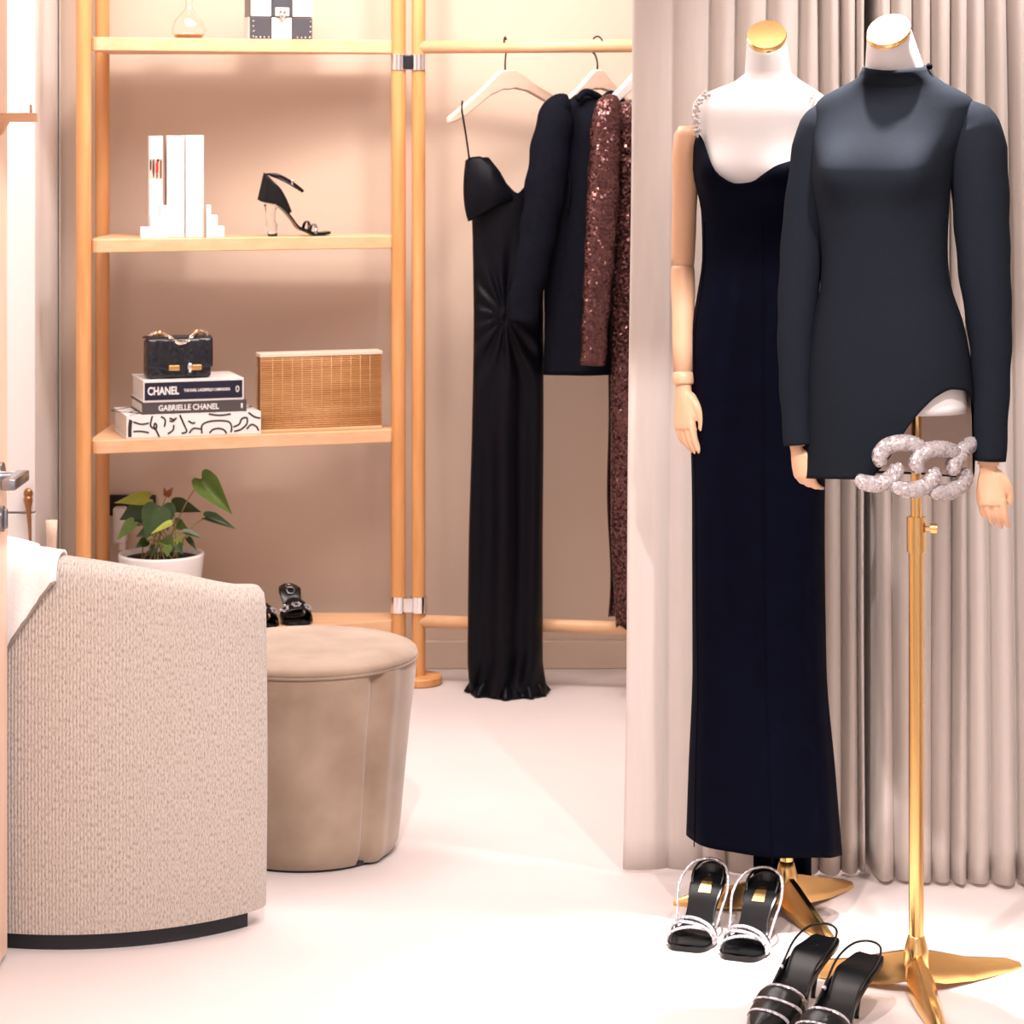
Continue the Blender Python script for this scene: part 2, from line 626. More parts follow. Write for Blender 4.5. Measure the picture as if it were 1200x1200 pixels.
# slender tapered vase behind the chair
vz = thing('slender_vase', 'slender flared cream vase showing above the armchair back', 'vase', (PX(60.5, 6.2), 6.2, 0))
zt = EYE - (610 - 150) / F * 6.2
mk('body', lathe([(0.0, 0.0), (0.05, 0.0), (0.05, 0.02), (0.012, 0.05), (0.008, zt - 0.13), (0.0125, zt - 0.04), (0.0145, zt), (0.0125, zt), (0.008, zt - 0.06)], 20), M['pale_wood'], vz)

# ================================================================== shelf unit
PFL = Vector((-1.149, 6.73, 0))
PRL = Vector((PX(120, 7.10), 7.10, 0))
PFR = Vector((PX(467, 7.0), 7.0, 0))
SHZ = [1.776, 1.233, 0.693, 0.162]
su = thing('shelf_unit', 'oak shelf unit with round posts and four shelves against the beige wall', 'shelf', (-0.75, 6.95, 0))


def post(p, r=0.0205, top=2.35):
    return tube([p + Vector((0, 0, 0.0)), p + Vector((0, 0, top))], r, 20)


def foot(p, r=0.066):
    return lathe([(r - 0.004, 0.0), (r, 0.004), (r, 0.020), (r - 0.004, 0.024)], 32, (p.x, p.y))


PRR = Vector((PX(474, 7.12), 7.13, 0))
for p in (PFL, PRL, PFR):
    mk('post', post(p), M['oak'], su, world=True, auto=40)
    mk('foot', foot(p, 0.06), M['oak'], su, world=True, auto=40)
d = (PFR - PFL)
d.z = 0
d.normalize()
nrm = Vector((d.y, -d.x, 0))  # towards camera
for z in SHZ:
    a = PFL + d * 0.021
    b = PFR - d * 0.021
    o1 = nrm * 0.012
    # front edge a->b, back edge along the wall; rounded front-left corner
    pts = []
    a0 = a + o1 + d * 0.0
    pts.append((a0.x - 0.0, a0.y + 0.02))
    for k in range(5):
        t = k / 4 * PI / 2
        c = a0 + d * 0.02 - nrm * 0.02
        q = c - d * 0.02 * cos(t) + nrm * 0.02 * sin(t)
        pts.append((q.x, q.y))
    bb_ = b + o1
    pts.append((bb_.x - 0.004 * d.x, bb_.y - 0.004 * d.y))
    pts.append((bb_.x, bb_.y + 0.008))
    pts.append((b.x + 0.0, 7.095))
    pts.append((PRL.x + 0.024, 7.10))
    pts.append((PRL.x + 0.022, 6.80))
    mk('shelf_board', prism(pts, z - 0.018, z + 0.018), M['oakx'], su, smooth=False, world=True, bevel=0.005)

# ================================================================== hanging rack
RL = Vector((PX(490.5, 7.0), 7.0, 0))
RR = Vector((0.62, 6.849, 0))
rdir = (RR - RL).normalized()
rk = thing('clothes_rack', 'oak clothes rack with round rails behind the hanging dresses', 'clothes rack', (0.18, 6.92, 0))
for p in (RL, RR):
    mk('post', post(p, 0.019), M['oak'], rk, world=True, auto=40)
    mk('foot', foot(p, 0.066), M['oak'], rk, world=True, auto=40)
for nm, z, r in (('top_rail', 1.776, 0.0185), ('bottom_rail', 0.174, 0.018)):
    mk(nm, tube([RL + Vector((0, 0, z)), RR + Vector((0, 0, z))], r, 20), M['oakx'], rk, world=True)


def rodp(px):
    # point on the top rail at pixel column px
    k = (px - 600) / F
    t = (k * RL.y - RL.x) / ((RR.x - RL.x) - k * (RR.y - RL.y))
    return RL + (RR - RL) * t + Vector((0, 0, 1.776))


cj = (PFR + RL) / 2
for zc, dk in ((EYE - (73 - 150) / F * 7.0, True), (EYE - (708 - 150) / F * 7.0, False)):
    c = thing('post_clamp', 'chrome clamp joining shelf post and rack post ' + ('near the top rail' if dk else 'near the bottom rail'), 'clamp', (cj.x, cj.y, zc - 0.022))
    for p in (PFR, RL):
        q = p - cj
        mk('collar', loft([[(q.x + rr * cos(2 * PI * k / 24), q.y + rr * sin(2 * PI * k / 24), zz) for k in range(24)]
                           for rr, zz in ((0.0206, 0), (0.0235, 0.0), (0.0235, 0.044), (0.0206, 0.044))], (False, False)), M['chrome'], c, auto=40)
    mk('link_block', rbox(-0.012, 0.012, -0.022, 0.012, 0.002, 0.042, 0.003), M['dark_metal'] if dk else M['chrome'], c, smooth=False)

# ================================================================== tub armchair
CC = Vector((-0.849, 5.207, 0))
CR = 0.497
ch = thing('armchair', 'round tub armchair in flecked cream tweed on a black plinth', 'armchair', CC)
TH = 0.10


def ztop(t):   # t = angle measured from the near arm end, degrees 0..180
    s = min(t, 180 - t)
    return hs(s, [-8, 0, 20, 45, 70, 90], [0.655, 0.662, 0.702, 0.738, 0.757, 0.763])


def shell_section(v, zt, th, r0, zb=0.035):
    """v 0..1 : outer bottom, up, over the rounded top, down inside"""
    rr = 0.040
    h1 = zt - rr - zb
    arc = PI * rr * 0.9
    h2 = zt - rr - 0.30
    L = h1 + arc + h2
    s = v * L
    if s < h1:
        return r0 + 0.004 * sin(PI * s / h1), zb + s
    if s < h1 + arc:
        a = (s - h1) / arc * PI
        mid = r0 - th / 2
        return mid + th / 2 * (abs(cos(a)) ** 0.8) * (1 if cos(a) > 0 else -1), zt - rr + rr * (sin(a) ** 0.8)
    return r0 - th, zt - rr - (s - h1 - arc)


def shell(u, v):
    t = -7 + 194 * u
    e = 0.0
    if t < 0:
        e = -t / 7
    if t > 180:
        e = (t - 180) / 7
    k = math.sqrt(max(0.0, 1 - e * e))
    th = TH * max(k, 0.04)
    tt = max(0, min(180, t))
    r, z = shell_section(v, ztop(tt) - 0.02 * (1 - k), th, CR - (TH - th) / 2)
    an = math.radians(-45 - t)
    return (r * cos(an), r * sin(an), z)


NV = [0, 0.03, 0.08, 0.16, 0.24, 0.32, 0.40, 0.46, 0.50, 0.53, 0.55, 0.565, 0.58, 0.595, 0.61, 0.625, 0.64, 0.66, 0.69, 0.75, 0.85, 1.0]
V, Fc, UV = [], [], []
NU = 120
us = []
for i in range(NU + 1):
    us.append(i / NU)
ts = [-7, -6.9, -6.5, -5.8, -4.5, -2.5] + [180 * i / 90 for i in range(91)] + [182.5, 184.5, 185.8, 186.5, 186.9, 187]
vs = [i / 40 for i in range(41)]
for j, vv in enumerate(vs):
    for i, t in enumerate(ts):
        V.append(Vector(shell((t + 7) / 194, vv)))
        UV.append((math.radians(t) * CR, vv * 1.2))
n_ = len(ts)
for j in range(len(vs) - 1):
    for i in range(n_ - 1):
        Fc.append((j * n_ + i, j * n_ + i + 1, (j + 1) * n_ + i + 1, (j + 1) * n_ + i))
mk('shell', (V, Fc, UV), M['boucle'], ch)


def moon(R, front, n=40):
    """half-moon plan facing +45deg; in chair coordinates"""
    pts = []
    for i in range(n + 1):
        an = math.radians(-45 - 180 * i / n)
        pts.append(Vector((R * cos(an), R * sin(an), 0)))
    f = Vector((cos(PI / 4), sin(PI / 4), 0)) * front
    e0, e1 = pts[0], pts[-1]
    for k in range(1, 10):
        s = k / 10
        q = e1.lerp(e0, s) + f * (sin(PI * s) ** 0.35)
        pts.append(q)
    return pts


def moon_loft(levels):
    return loft([[(p.x, p.y, z) for p in moon(R, fr)] for R, fr, z in levels])


mk('plinth', moon_loft([(CR - 0.022, 0.0, 0.0), (CR - 0.022, 0.0, 0.033)]), M['black_base'], ch, auto=40)
mk('seat_base', moon_loft([(CR - 0.02, 0.02, 0.036), (CR - 0.02, 0.02, 0.28)]), M['boucle'], ch, auto=40)
mk('seat_cushion', moon_loft([(CR - TH - 0.02, 0.0, 0.283), (CR - TH - 0.006, 0.04, 0.30), (CR - TH - 0.004, 0.05, 0.40), (CR - TH - 0.02, 0.03, 0.43), (CR - TH - 0.10, -0.03, 0.44)]), M['boucle'], ch)

# throw over the back


def throw_fn(u, v):
    t = 45.5 + 62 * u          # angle
    zt = ztop(t) + 0.007
    zlow = float(np.interp(t, [45.5, 46.5, 56, 70, 108], [zt - 0.035, zt - 0.05, 0.575, 0.40, 0.33]))
    th = TH + 0.016
    r0 = CR + 0.010
    # section from outer low edge, over top, inside
    rr = 0.045
    h1 = max(0.0, zt - rr - zlow)
    arc = PI * rr * 0.9
    h2 = 0.22
    L = h1 + arc + h2
    s = v * L
    if s < h1:
        r, z = r0, zlow + s
    elif s < h1 + arc:
        a = (s - h1) / arc * PI
        r = r0 - th / 2 + th / 2 * (abs(cos(a)) ** 0.8) * (1 if cos(a) > 0 else -1)
        z = zt - rr + rr * (sin(a) ** 0.8)
    else:
        r, z = r0 - th, zt - rr - (s - h1 - arc)
    r += 0.0025 * sin(t * 1.1 + z * 9)
    an = math.radians(-45 - t)
    return (CC.x + r * cos(an), CC.y + r * sin(an), z)


tw = thing('throw_blanket', 'white woollen throw draped over the tweed armchair back', 'blanket', (CC.x - 0.1, CC.y - 0.48, 0.6))
mk('cloth', grid(throw_fn, 40, 50), M['throw'], tw, world=True, solid=0.006)
edge = [Vector(throw_fn(i / 60, 0.0)) + Vector((0, -0.002, 0)) for i in range(30)]
mk('stitched_edge', tube(edge, [0.0028 + 0.0012 * (i % 2) for i in range(30)], 6), mat('edge_thread', (0.25, 0.20, 0.17), 0.9), tw, world=True)
# cushion
cu = thing('cushion', 'plump white cushion leaning inside the tweed armchair', 'cushion', (-0.9965, 4.9515, 0.452), 0, rot=(math.radians(5), 0, math.radians(-30)))


def pillow(u, v):
    a, b = u * 2 - 1, v * 2 - 1
    return a, b


def pillow_vf(w, h, t, n=14):
    V, Fc = [], []
    for side in (-1, 1):
        for j in range(n + 1):
            for i in range(n + 1):
                a, b = i / n * 2 - 1, j / n * 2 - 1
                k = (1 - a**4) * (1 - b**4)
                sx = a * w / 2 * (1 - 0.06 * (b * b))
                sz = b * h / 2 * (1 - 0.06 * (a * a))
                V.append(Vector((sx, side * t / 2 * max(k, 0.0) ** 0.5, sz + h / 2)))
    m = (n + 1) * (n + 1)
    for s in range(2):
        for j in range(n):
            for i in range(n):
                q = s * m + j * (n + 1) + i
                Fc.append((q, q + 1, q + n + 2, q + n + 1))
    bm = bmesh.new()
    bv = [bm.verts.new(p) for p in V]
    for f in Fc:
        bm.faces.new([bv[i] for i in f])
    bmesh.ops.remove_doubles(bm, verts=bm.verts, dist=0.0004)
    bm.verts.index_update()
    out = ([p.co.copy() for p in bm.verts], [[q.index for q in fc.verts] for fc in bm.faces])
    bm.free()
    return out


mk('cover', pillow_vf(0.22, 0.300, 0.10), M['throw'], cu)

# ================================================================== ottoman
OC = Vector((-0.44, 5.40, 0))
ot = thing('ottoman', 'round taupe velvet ottoman beside the tweed armchair', 'ottoman', OC)


def petal(th, r, z, depth):
    """vertical folds where the velvet petals meet"""
    out = r
    for a0 in (-47, 73, 193):
        dth = (math.degrees(th) - a0 + 180) % 360 - 180
        out -= depth * math.exp(-(dth / 4.0) ** 2)
        # petal on the far side of the seam bulges over
        if dth > 0:
            out += depth * 0.55 * math.exp(-((dth - 9) / 7.0) ** 2)
    return out


def ott_side(u, v):
    th = 2 * PI * u
    z = 0.006 + 0.408 * v
    r = hs(v, [0, 0.04, 0.3, 0.7, 0.95, 1.0], [0.186, 0.195, 0.206, 0.222, 0.233, 0.231])
    r = petal(th, r, z, 0.017)
    return (r * cos(th), r * sin(th), z)


mk('side', grid(ott_side, 180, 24, closed=True), M['velvet'], ot)


def ott_top(u, v):
    th = 2 * PI * u
    r = hs(v, [0, 0.08, 0.2, 0.35, 1.0], [0.229, 0.237, 0.234, 0.215, 0.0002])
    z = hs(v, [0, 0.08, 0.2, 0.35, 0.6, 1.0], [0.414, 0.420, 0.430, 0.437, 0.441, 0.443])
    return (r * cos(th), r * sin(th), z)


mk('top_cushion', grid(ott_top, 72, 20, closed=True), M['velvet'], ot)
mk('piping', tube([(0.2335 * cos(2 * PI * k / 72), 0.2335 * sin(2 * PI * k / 72), 0.4145) for k in range(72)], 0.0035, 8, cyc=True), M['velvet'], ot)
mk('base_ring', lathe([(0.178, 0.0), (0.180, 0.0), (0.180, 0.010), (0.178, 0.010)], 40), M['black_base'], ot, auto=40)

# ================================================================== curtains
def curtain(name, top_px, bot_px, Ytop, Ybot, amp_t, amp_b, label, zb=0.008, per=12, deep=None):
    n = len(top_px) - 1

    def fn(u, v):
        z = zb + (2.68 - zb) * v
        k = u * n
        px = float(np.interp(k, range(n + 1), bot_px)) * (1 - v) + float(np.interp(k, range(n + 1), top_px)) * v
        Y = Ybot * (1 - v) + Ytop * v
        a = float(np.interp(k, [i + 0.5 for i in range(n)], amp_b)) * (1 - v) + float(np.interp(k, [i + 0.5 for i in range(n)], amp_t)) * v
        fr = k - math.floor(k)
        bulge = abs(sin(PI * k)) ** 0.75
        x = PX(px, Y)
        if deep is not None:
            Y += 0.16 * math.exp(-((k - deep * n) / 0.22) ** 2)
        wob = 0.006 * sin(z * 2.3 + k * 1.7) + 0.004 * sin(z * 5.1 + k)
        return (x + wob * 0.4, Y - a * bulge + wob, z)
    o = mk(name, grid(fn, n * per, 40), M['curtain'], solid=0.003)
    tag(o, label, 'curtain')
    return o


curtain('curtain', [748, 796, 838, 868, 904, 940, 957, 985, 1003, 1015], [730, 780, 822, 852, 890, 928, 960, 985, 1004, 1014],
        5.20, 5.22, [0.010, 0.022, 0.03, 0.03, 0.035, 0.035, 0.04, 0.035, 0.035], [0.012, 0.014, 0.025, 0.03, 0.035, 0.04, 0.045, 0.04, 0.035],
        'floor-length beige curtain hanging behind the long black gown', deep=1)
curtain('curtain', [1021, 1042, 1066, 1088, 1113, 1131, 1147, 1172, 1197, 1222, 1248, 1280, 1320], [1020, 1046, 1072, 1092, 1113, 1131, 1160, 1190, 1214, 1238, 1262, 1290, 1325],
        5.20, 5.16, [0.045, 0.04, 0.045, 0.045, 0.055, 0.05, 0.055, 0.07, 0.06, 0.04, 0.04, 0.04], [0.035, 0.03, 0.03, 0.03, 0.05, 0.04, 0.05, 0.06, 0.05, 0.04, 0.04, 0.04],
        'pleated beige curtain hanging behind the short charcoal dress', deep=0)
cr = mk('curtain_track', rbox(0.15, 1.55, 5.17, 5.20, 2.69, 2.72, 0.003), M['white'])
tag(cr, 'white curtain track fixed below the ceiling', 'curtain track')

# ================================================================== mannequins
def zpx(y, sc):
    return EYE - (y - 150) / sc


class Body:
    """torso surface: table of (z, cx, cy, rx, ry), turned by rot (deg, + = towards the picture's left)"""

    def __init__(s, rows, rot, bust=None):
        s.rows = sorted(rows)
        s.zs = [r[0] for r in s.rows]
        s.rot = math.radians(rot)
        s.bust = bust

    def at(s, al, z, off=0.0):
        """al: angle (rad) from the front of the body, + towards picture's right"""
        r = [hs(z, s.zs, [q[k] for q in s.rows]) for k in range(1, 5)]
        cx, cy, rx, ry = r
        e = 0.92
        sa, ca = sin(al), cos(al)
        lx = (rx + off) * (abs(sa) ** e) * (1 if sa > 0 else -1)
        ly = -(ry + off) * (abs(ca) ** e) * (1 if ca > 0 else -1)
        if s.bust:
            zb, a0, amt, wz = s.bust
            for sg in (-1, 1):
                g = math.exp(-((al - sg * a0) / 0.42) ** 2) * math.exp(-((z - zb) / wz) ** 2)
                lx += g * amt * sin(sg * a0) * 0.6
                ly -= g * amt
        c, q = cos(-s.rot), sin(-s.rot)
        # rotating front (-Y) towards -X
        x = lx * c - ly * q
        y = lx * q + ly * c
        return Vector((cx + x, cy + y, z))

    def sheet(s, nu, nv, zlo, zhi, off=0.0, fold=None, a0=-PI, a1=PI):
        closed = abs((a1 - a0) - 2 * PI) < 1e-6

        def fn(u, v):
            al = a0 + (a1 - a0) * u
            lo, hi = zlo(al), zhi(al)
            z = lo + (hi - lo) * v
            o = off + (fold(al, z) if fold else 0.0)
            return s.at(al, z, o)
        return grid(fn, nu, nv, closed=closed)


def make_hand(parent, name, wrist, rot, mirror, m, scale=1.0, pose='relaxed'):
    """hand pointing down -Z from the wrist, palm towards +X (before mirroring), thumb towards -Y (front)"""
    parts = []

    def chain(pts, r):
        pts = [Vector(p) for p in pts]
        path = spline(pts, 4)
        rr = resample(r, len(path))
        parts.append(tube(path, rr, 10))
        parts.append(sphere(path[-1], rr[-1]))
        parts.append(sphere(path[0], rr[0]))
    # wrist and palm
    secs = []
    for z, cy, hy, hx_, cx in ((0.012, 0, 0.020, 0.016, 0), (-0.010, 0, 0.021, 0.016, 0), (-0.030, 0, 0.028, 0.015, 0.001), (-0.055, 0, 0.034, 0.0135, 0.002), (-0.078, 0.001, 0.035, 0.012, 0.002), (-0.090, 0.002, 0.032, 0.010, 0.002)):
        secs.append([(cx + hx_ * cos(2 * PI * k / 16), cy + hy * sin(2 * PI * k / 16), z) for k in range(16)])
    parts.append(loft(secs))
    fing = [(-0.026, 0.072, 0.0078, 0.8), (-0.009, 0.080, 0.0082, 1.0), (0.009, 0.074, 0.0078, 1.15), (0.025, 0.058, 0.0068, 1.3)]
    for y, L, r, cl in fing:
        c = cl if pose == 'relaxed' else cl * 1.6
        z0 = -0.080
        a1, a2, a3 = 0.22 * c, 0.55 * c, 0.85 * c
        p = Vector((0.002, y, z0))
        pts = [p]
        for seg, a in ((0.45, a1), (0.30, a2), (0.25, a3)):
            p = p + Vector((sin(a), y * 0.8 * (1 if pose == 'relaxed' else 0.2), -cos(a))) * L * seg
            pts.append(p)
        chain(pts, [r * 1.08, r, r * 0.92, r * 0.75])
    chain([(0.004, -0.020, -0.022), (0.010, -0.036, -0.045), (0.016, -0.040, -0.068), (0.019, -0.038, -0.090)], [0.0125, 0.0105, 0.009, 0.007])
    v, f = join(*parts)
    Mx = Matrix.Translation(wrist) @ Euler(rot).to_matrix().to_4x4() @ Matrix.Diagonal((scale * (-1 if mirror else 1), scale, scale, 1))
    o = mk(name, xf((v, f), Mx), m, parent, world=True)
    md = o.modifiers.new('remesh', 'REMESH')
    md.mode = 'VOXEL'
    md.voxel_size = 0.0022
    md.use_smooth_shade = True
    sm = o.modifiers.new('smooth', 'SMOOTH')
    sm.iterations = 3
    sm.factor = 0.5
    return o


def stand(parent, c, angles, R, ztop_, collar_z, m, pole_r=(0.0135, 0.0095), knob=1):
    mk('pole', tube([(c.x, c.y, 0.02), (c.x, c.y, collar_z)], pole_r[0], 20), m, parent, world=True, auto=40)
    mk('inner_pole', tube([(c.x, c.y, collar_z - 0.02), (c.x, c.y, ztop_)], pole_r[1], 16), m, parent, world=True, auto=40)
    col = mk('height_collar', join(tube([(c.x, c.y, collar_z - 0.055), (c.x, c.y, collar_z + 0.008)], pole_r[0] + 0.0035, 20)), m, parent, world=True, auto=40)
    mk('knob', join(tube([(c.x, c.y, collar_z - 0.012), (c.x + 0.026 * knob, c.y - 0.006, collar_z - 0.012)], 0.004, 10),
                    tube([(c.x + 0.024 * knob, c.y - 0.006, collar_z - 0.012), (c.x + 0.036 * knob, c.y - 0.008, collar_z - 0.012)], 0.009, 12)), m, col, world=True, auto=40)
    mk('hub', lathe([(0.020, 0.02), (0.024, 0.026), (0.022, 0.075), (0.015, 0.10), (0.0135, 0.102)], 24, (c.x, c.y)), m, parent, world=True)
    for an in angles:
        a = math.radians(an)
        dx, dy = cos(a), sin(a)
        sx, sy = -dy, dx
        rings = []
        for r, hwid, zlo, zhi in ((0.010, 0.020, 0.022, 0.075), (0.05, 0.024, 0.012, 0.064), (0.12, 0.021, 0.004, 0.042), (R - 0.03, 0.013, 0.0, 0.022), (R, 0.007, 0.0, 0.010)):
            cx, cy = c.x + dx * r, c.y + dy * r
            rings.append([(cx + sx * hwid, cy + sy * hwid, zlo), (cx + sx * hwid * 0.9, cy + sy * hwid * 0.9, zlo + (zhi - zlo) * 0.5), (cx + sx * hwid * 0.25, cy + sy * hwid * 0.25, zhi),
                          (cx - sx * hwid * 0.25, cy - sy * hwid * 0.25, zhi), (cx - sx * hwid * 0.9, cy - sy * hwid * 0.9, zlo + (zhi - zlo) * 0.5), (cx - sx * hwid, cy - sy * hwid, zlo)])
        mk('leg', loft(rings), m, parent, world=True, auto=50)


def neck_cap(parent, c, r, sy, sx, m):
    """disc on the slanted neck cut; sy, sx: slope dz/dy, dz/dx"""
    rings = []
    for rr, dz in ((r, 0.0), (r * 1.03, 0.003), (r * 1.03, 0.006), (r * 0.99, 0.009), (r * 0.5, 0.0093), (0.002, 0.0094)):
        rings.append([(c.x + rr * cos(2 * PI * k / 32), c.y + rr * sin(2 * PI * k / 32), c.z + dz + rr * (sy * sin(2 * PI * k / 32) + sx * cos(2 * PI * k / 32))) for k in range(32)])
    mk('neck_cap', loft(rings), m, parent, world=True, auto=25)


# ---------------------------------------------------------- back mannequin
Y1 = 4.94
S1 = F / Y1


def X1(px):
    return (px - 600) / S1


def Z1(y):
    return zpx(y, S1)


b1rows = []
for y, l, r, ry, cy in ((60, 874, 924, 0.040, 0.012), (75, 875, 925, 0.041, 0.012), (86, 870, 932, 0.045, 0.012), (97, 854, 948, 0.050, 0.012), (106, 828, 962, 0.056, 0.010), (114, 812, 972, 0.063, 0.006), (126, 806, 976, 0.074, 0.0),
                        (165, 814, 966, 0.088, 0.0), (200, 814, 962, 0.094, 0.0), (250, 824, 952, 0.085, 0.0), (300, 825, 950, 0.078, 0.0), (345, 819, 957, 0.083, 0.0), (392, 812, 963, 0.092, 0.005), (470, 811, 966, 0.100, 0.01),
                        (600, 813, 964, 0.095, 0.0), (780, 814, 966, 0.095, 0.0), (900, 810, 976, 0.10, 0.0), (1000, 807, 984, 0.105, 0.0)):
    b1rows.append((Z1(y), X1((l + r) / 2), Y1 + cy, (r - l) / 2 / S1, ry))
body1 = Body(b1rows, 19, bust=(Z1(205), 0.50, 0.022, 0.05))
BASE1 = Vector((X1(923), Y1 + 0.02, 0))
m1 = thing('mannequin', 'white dress mannequin with wooden arms and gold neck cap wearing the long black gown', 'mannequin', BASE1)


def torso_vf(body, zlo, ztop_, off, sy, sx, cpt, zbend):
    rings = []
    n = 48
    zs = [zlo + (zbend - zlo) * i / 44 for i in range(45)]
    for z in zs:
        rings.append([body.at(-PI + 2 * PI * k / n, z, off) for k in range(n)])
    # neck, blending into the slanted cut
    last = rings[-1]
    c0 = sum(last, Vector()) / n
    for i in range(1, 9):
        t = i / 8
        cc = Vector((c0.x + (cpt.x - c0.x) * t, c0.y + (cpt.y - c0.y) * t, c0.z + (cpt.z - c0.z) * t))
        r_ = []
        for k in range(n):
            q = last[k] - c0
            sc = 1 + (0.039 / max(0.02, math.hypot(q.x, q.y)) - 1) * t
            dx, dy = q.x * sc, q.y * sc
            r_.append(Vector((cc.x + dx, cc.y + dy, cc.z + t * (sy * dy + sx * dx))))
        rings.append(r_)
    return loft(rings)


cap1 = Vector((X1(899), Y1 + 0.012, Z1(45)))
mk('torso', torso_vf(body1, Z1(470), 0, -0.006, 0.75, 0.12, cap1, Z1(86)), M['mann_white'], m1, world=True)
neck_cap(m1, cap1, 0.0385, 0.75, 0.12, M['gold'])
stand(m1, BASE1, (-72, 48, 168), 0.225, Z1(460), 0.50, M['gold'])


def arm(parent, pts, radii, m, wrist_ring=True):
    """pts: shoulder, elbow, wrist world points"""
    sh_, el, wr = [Vector(p) for p in pts]
    r0, r1, r2, r3 = radii
    up = [sh_.lerp(el, t) for t in [0, 0.06, 0.2, 0.4, 0.6, 0.8, 0.94, 1.0]]
    mk('upper_arm', tube(up, [r0 * 0.55, r0 * 0.9, r0, r0 * 0.96, r0 * 0.9, r1 * 1.04, r1, r1 * 0.96], 18), m, parent, world=True)
    fo = [el.lerp(wr, t) for t in [0.012, 0.05, 0.2, 0.4, 0.7, 0.93]]
    mk('forearm', tube(fo, [r1 * 0.95, r1, r1 * 1.03, r1 * 0.95, r2 * 1.12, r2], 18), m, parent, world=True)
    dv = (wr - el).normalized()
    mk('wrist_ring', tube([wr - dv * 0.016, wr - dv * 0.012, wr + dv * 0.004, wr + dv * 0.008], [r2 * 1.0, r2 * 1.1, r2 * 1.1, r2 * 1.0], 18), m, parent, world=True)


sL = Vector((X1(806), Y1 + 0.030, Z1(148)))
eL = Vector((X1(802), Y1 + 0.045, Z1(312)))
wL = Vector((X1(801), Y1 + 0.000, Z1(446)))
arm(m1, (sL, eL, wL), (0.0275, 0.0235, 0.0195, 0.018), M['arm_wood'])
make_hand(m1, 'hand', wL + Vector((0, 0, -0.014)), (math.radians(-6), math.radians(4), math.radians(35)), False, M['arm_wood'], 0.90)
sR = Vector((X1(974), Y1 - 0.030, Z1(148)))
eR = Vector((X1(984), Y1 - 0.01, Z1(312)))
wR = Vector((X1(978), Y1 - 0.055, Z1(446)))
arm(m1, (sR, eR, wR), (0.0275, 0.0235, 0.0195, 0.018), M['arm_wood'])
make_hand(m1, 'hand', wR + Vector((0, 0, -0.014)), (math.radians(-6), math.radians(-4), math.radians(-10)), True, M['arm_wood'], 0.90)

# gown
g1 = thing('evening_gown', 'long black evening gown with curved neckline and beaded strap on the white mannequin', 'dress', (X1(895), Y1, Z1(1040)))
AL = [-180, -130, -100, -78, -60, -55, -38, -28, -18, -6, 4, 14, 26, 50, 66, 85, 110, 140, 180]
AY = [225, 222, 205, 180, 160, 157, 176, 190, 205, 214, 212, 202, 192, 185, 184, 188, 205, 222, 225]


def top1(al):
    return Z1(hs(math.degrees(al), AL, AY))


def hem1(al):
    dg = math.degrees(al)
    return Z1(hs(dg, [-180, -110, -80, -20, 40, 75, 100, 125, 180], [1012, 992, 984, 984, 986, 992, 998, 1005, 1012]))


def fold1(al, z):
    t = max(0.0, (Z1(560) - z) / 0.75)
    t = min(1, t)
    return t * (0.004 * sin(3 * al + 0.8) + 0.003 * sin(7 * al) ) - 0.006 * t * math.exp(-((al - 1.05) / 0.06) ** 2)


go = mk('skirt_and_bodice', body1.sheet(96, 70, hem1, top1, 0.003, fold1), M['black_velvet'], g1, world=True, solid=0.002)
# centre front seam, side seam
for a_ in (math.radians(14), math.radians(-58)):
    pts = [body1.at(a_, Z1(260) + (Z1(990) - Z1(260)) * i / 40, 0.0045 + fold1(a_, Z1(260) + (Z1(990) - Z1(260)) * i / 40)) for i in range(41)]
    mk('seam', tube(pts, 0.0011, 6), M['black_velvet'], g1, world=True)


def train(u, v):
    x = X1(888 + (955 - 888) * u) + 0.004 * sin(u * 9)
    y = Y1 + 0.085 - 0.02 * sin(PI * u) + 0.012 * sin(u * 12)
    return (x, y, Z1(1043 - 3 * abs(sin(u * 6))) + v * 0.25)


mk('train', grid(train, 20, 10), M['black_velvet'], g1, world=True, solid=0.002)
# beaded strap over the picture-left shoulder
st = []
for i in range(26):
    t = i / 25
    px = 817 + (833 - 817) * t
    py = 158 - (158 - 110) * t
    al = math.radians(-55 + 7 * t)
    q = body1.at(al, Z1(py), 0.004)
    st.append(q)
bead = []
for i, q in enumerate(st):
    for k in range(2):
        bead.append(sphere(q + Vector((random.uniform(-0.006, 0.006), random.uniform(-0.003, 0.0), random.uniform(-0.003, 0.003))), random.uniform(0.0026, 0.0042), n=8, m=5))
sb = mk('beaded_strap', join(*bead), mat('lace_bead', (0.62, 0.55, 0.52), 0.4), g1, world=True, label='beaded lace strap')
st2 = [body1.at(math.radians(58 - 6 * t / 25), Z1(184 - (184 - 112) * t / 25), 0.004) for t in range(26)]
mk('beaded_strap', join(*[sphere(q + Vector((random.uniform(-0.005, 0.005), 0, 0)), 0.0034, n=8, m=5) for q in st2]), M['white'], g1, world=True)

# ---------------------------------------------------------- front mannequin
Y2 = 4.49
S2 = F / Y2


def X2(px):
    return (px - 600) / S2


def Z2(y):
    return zpx(y, S2)


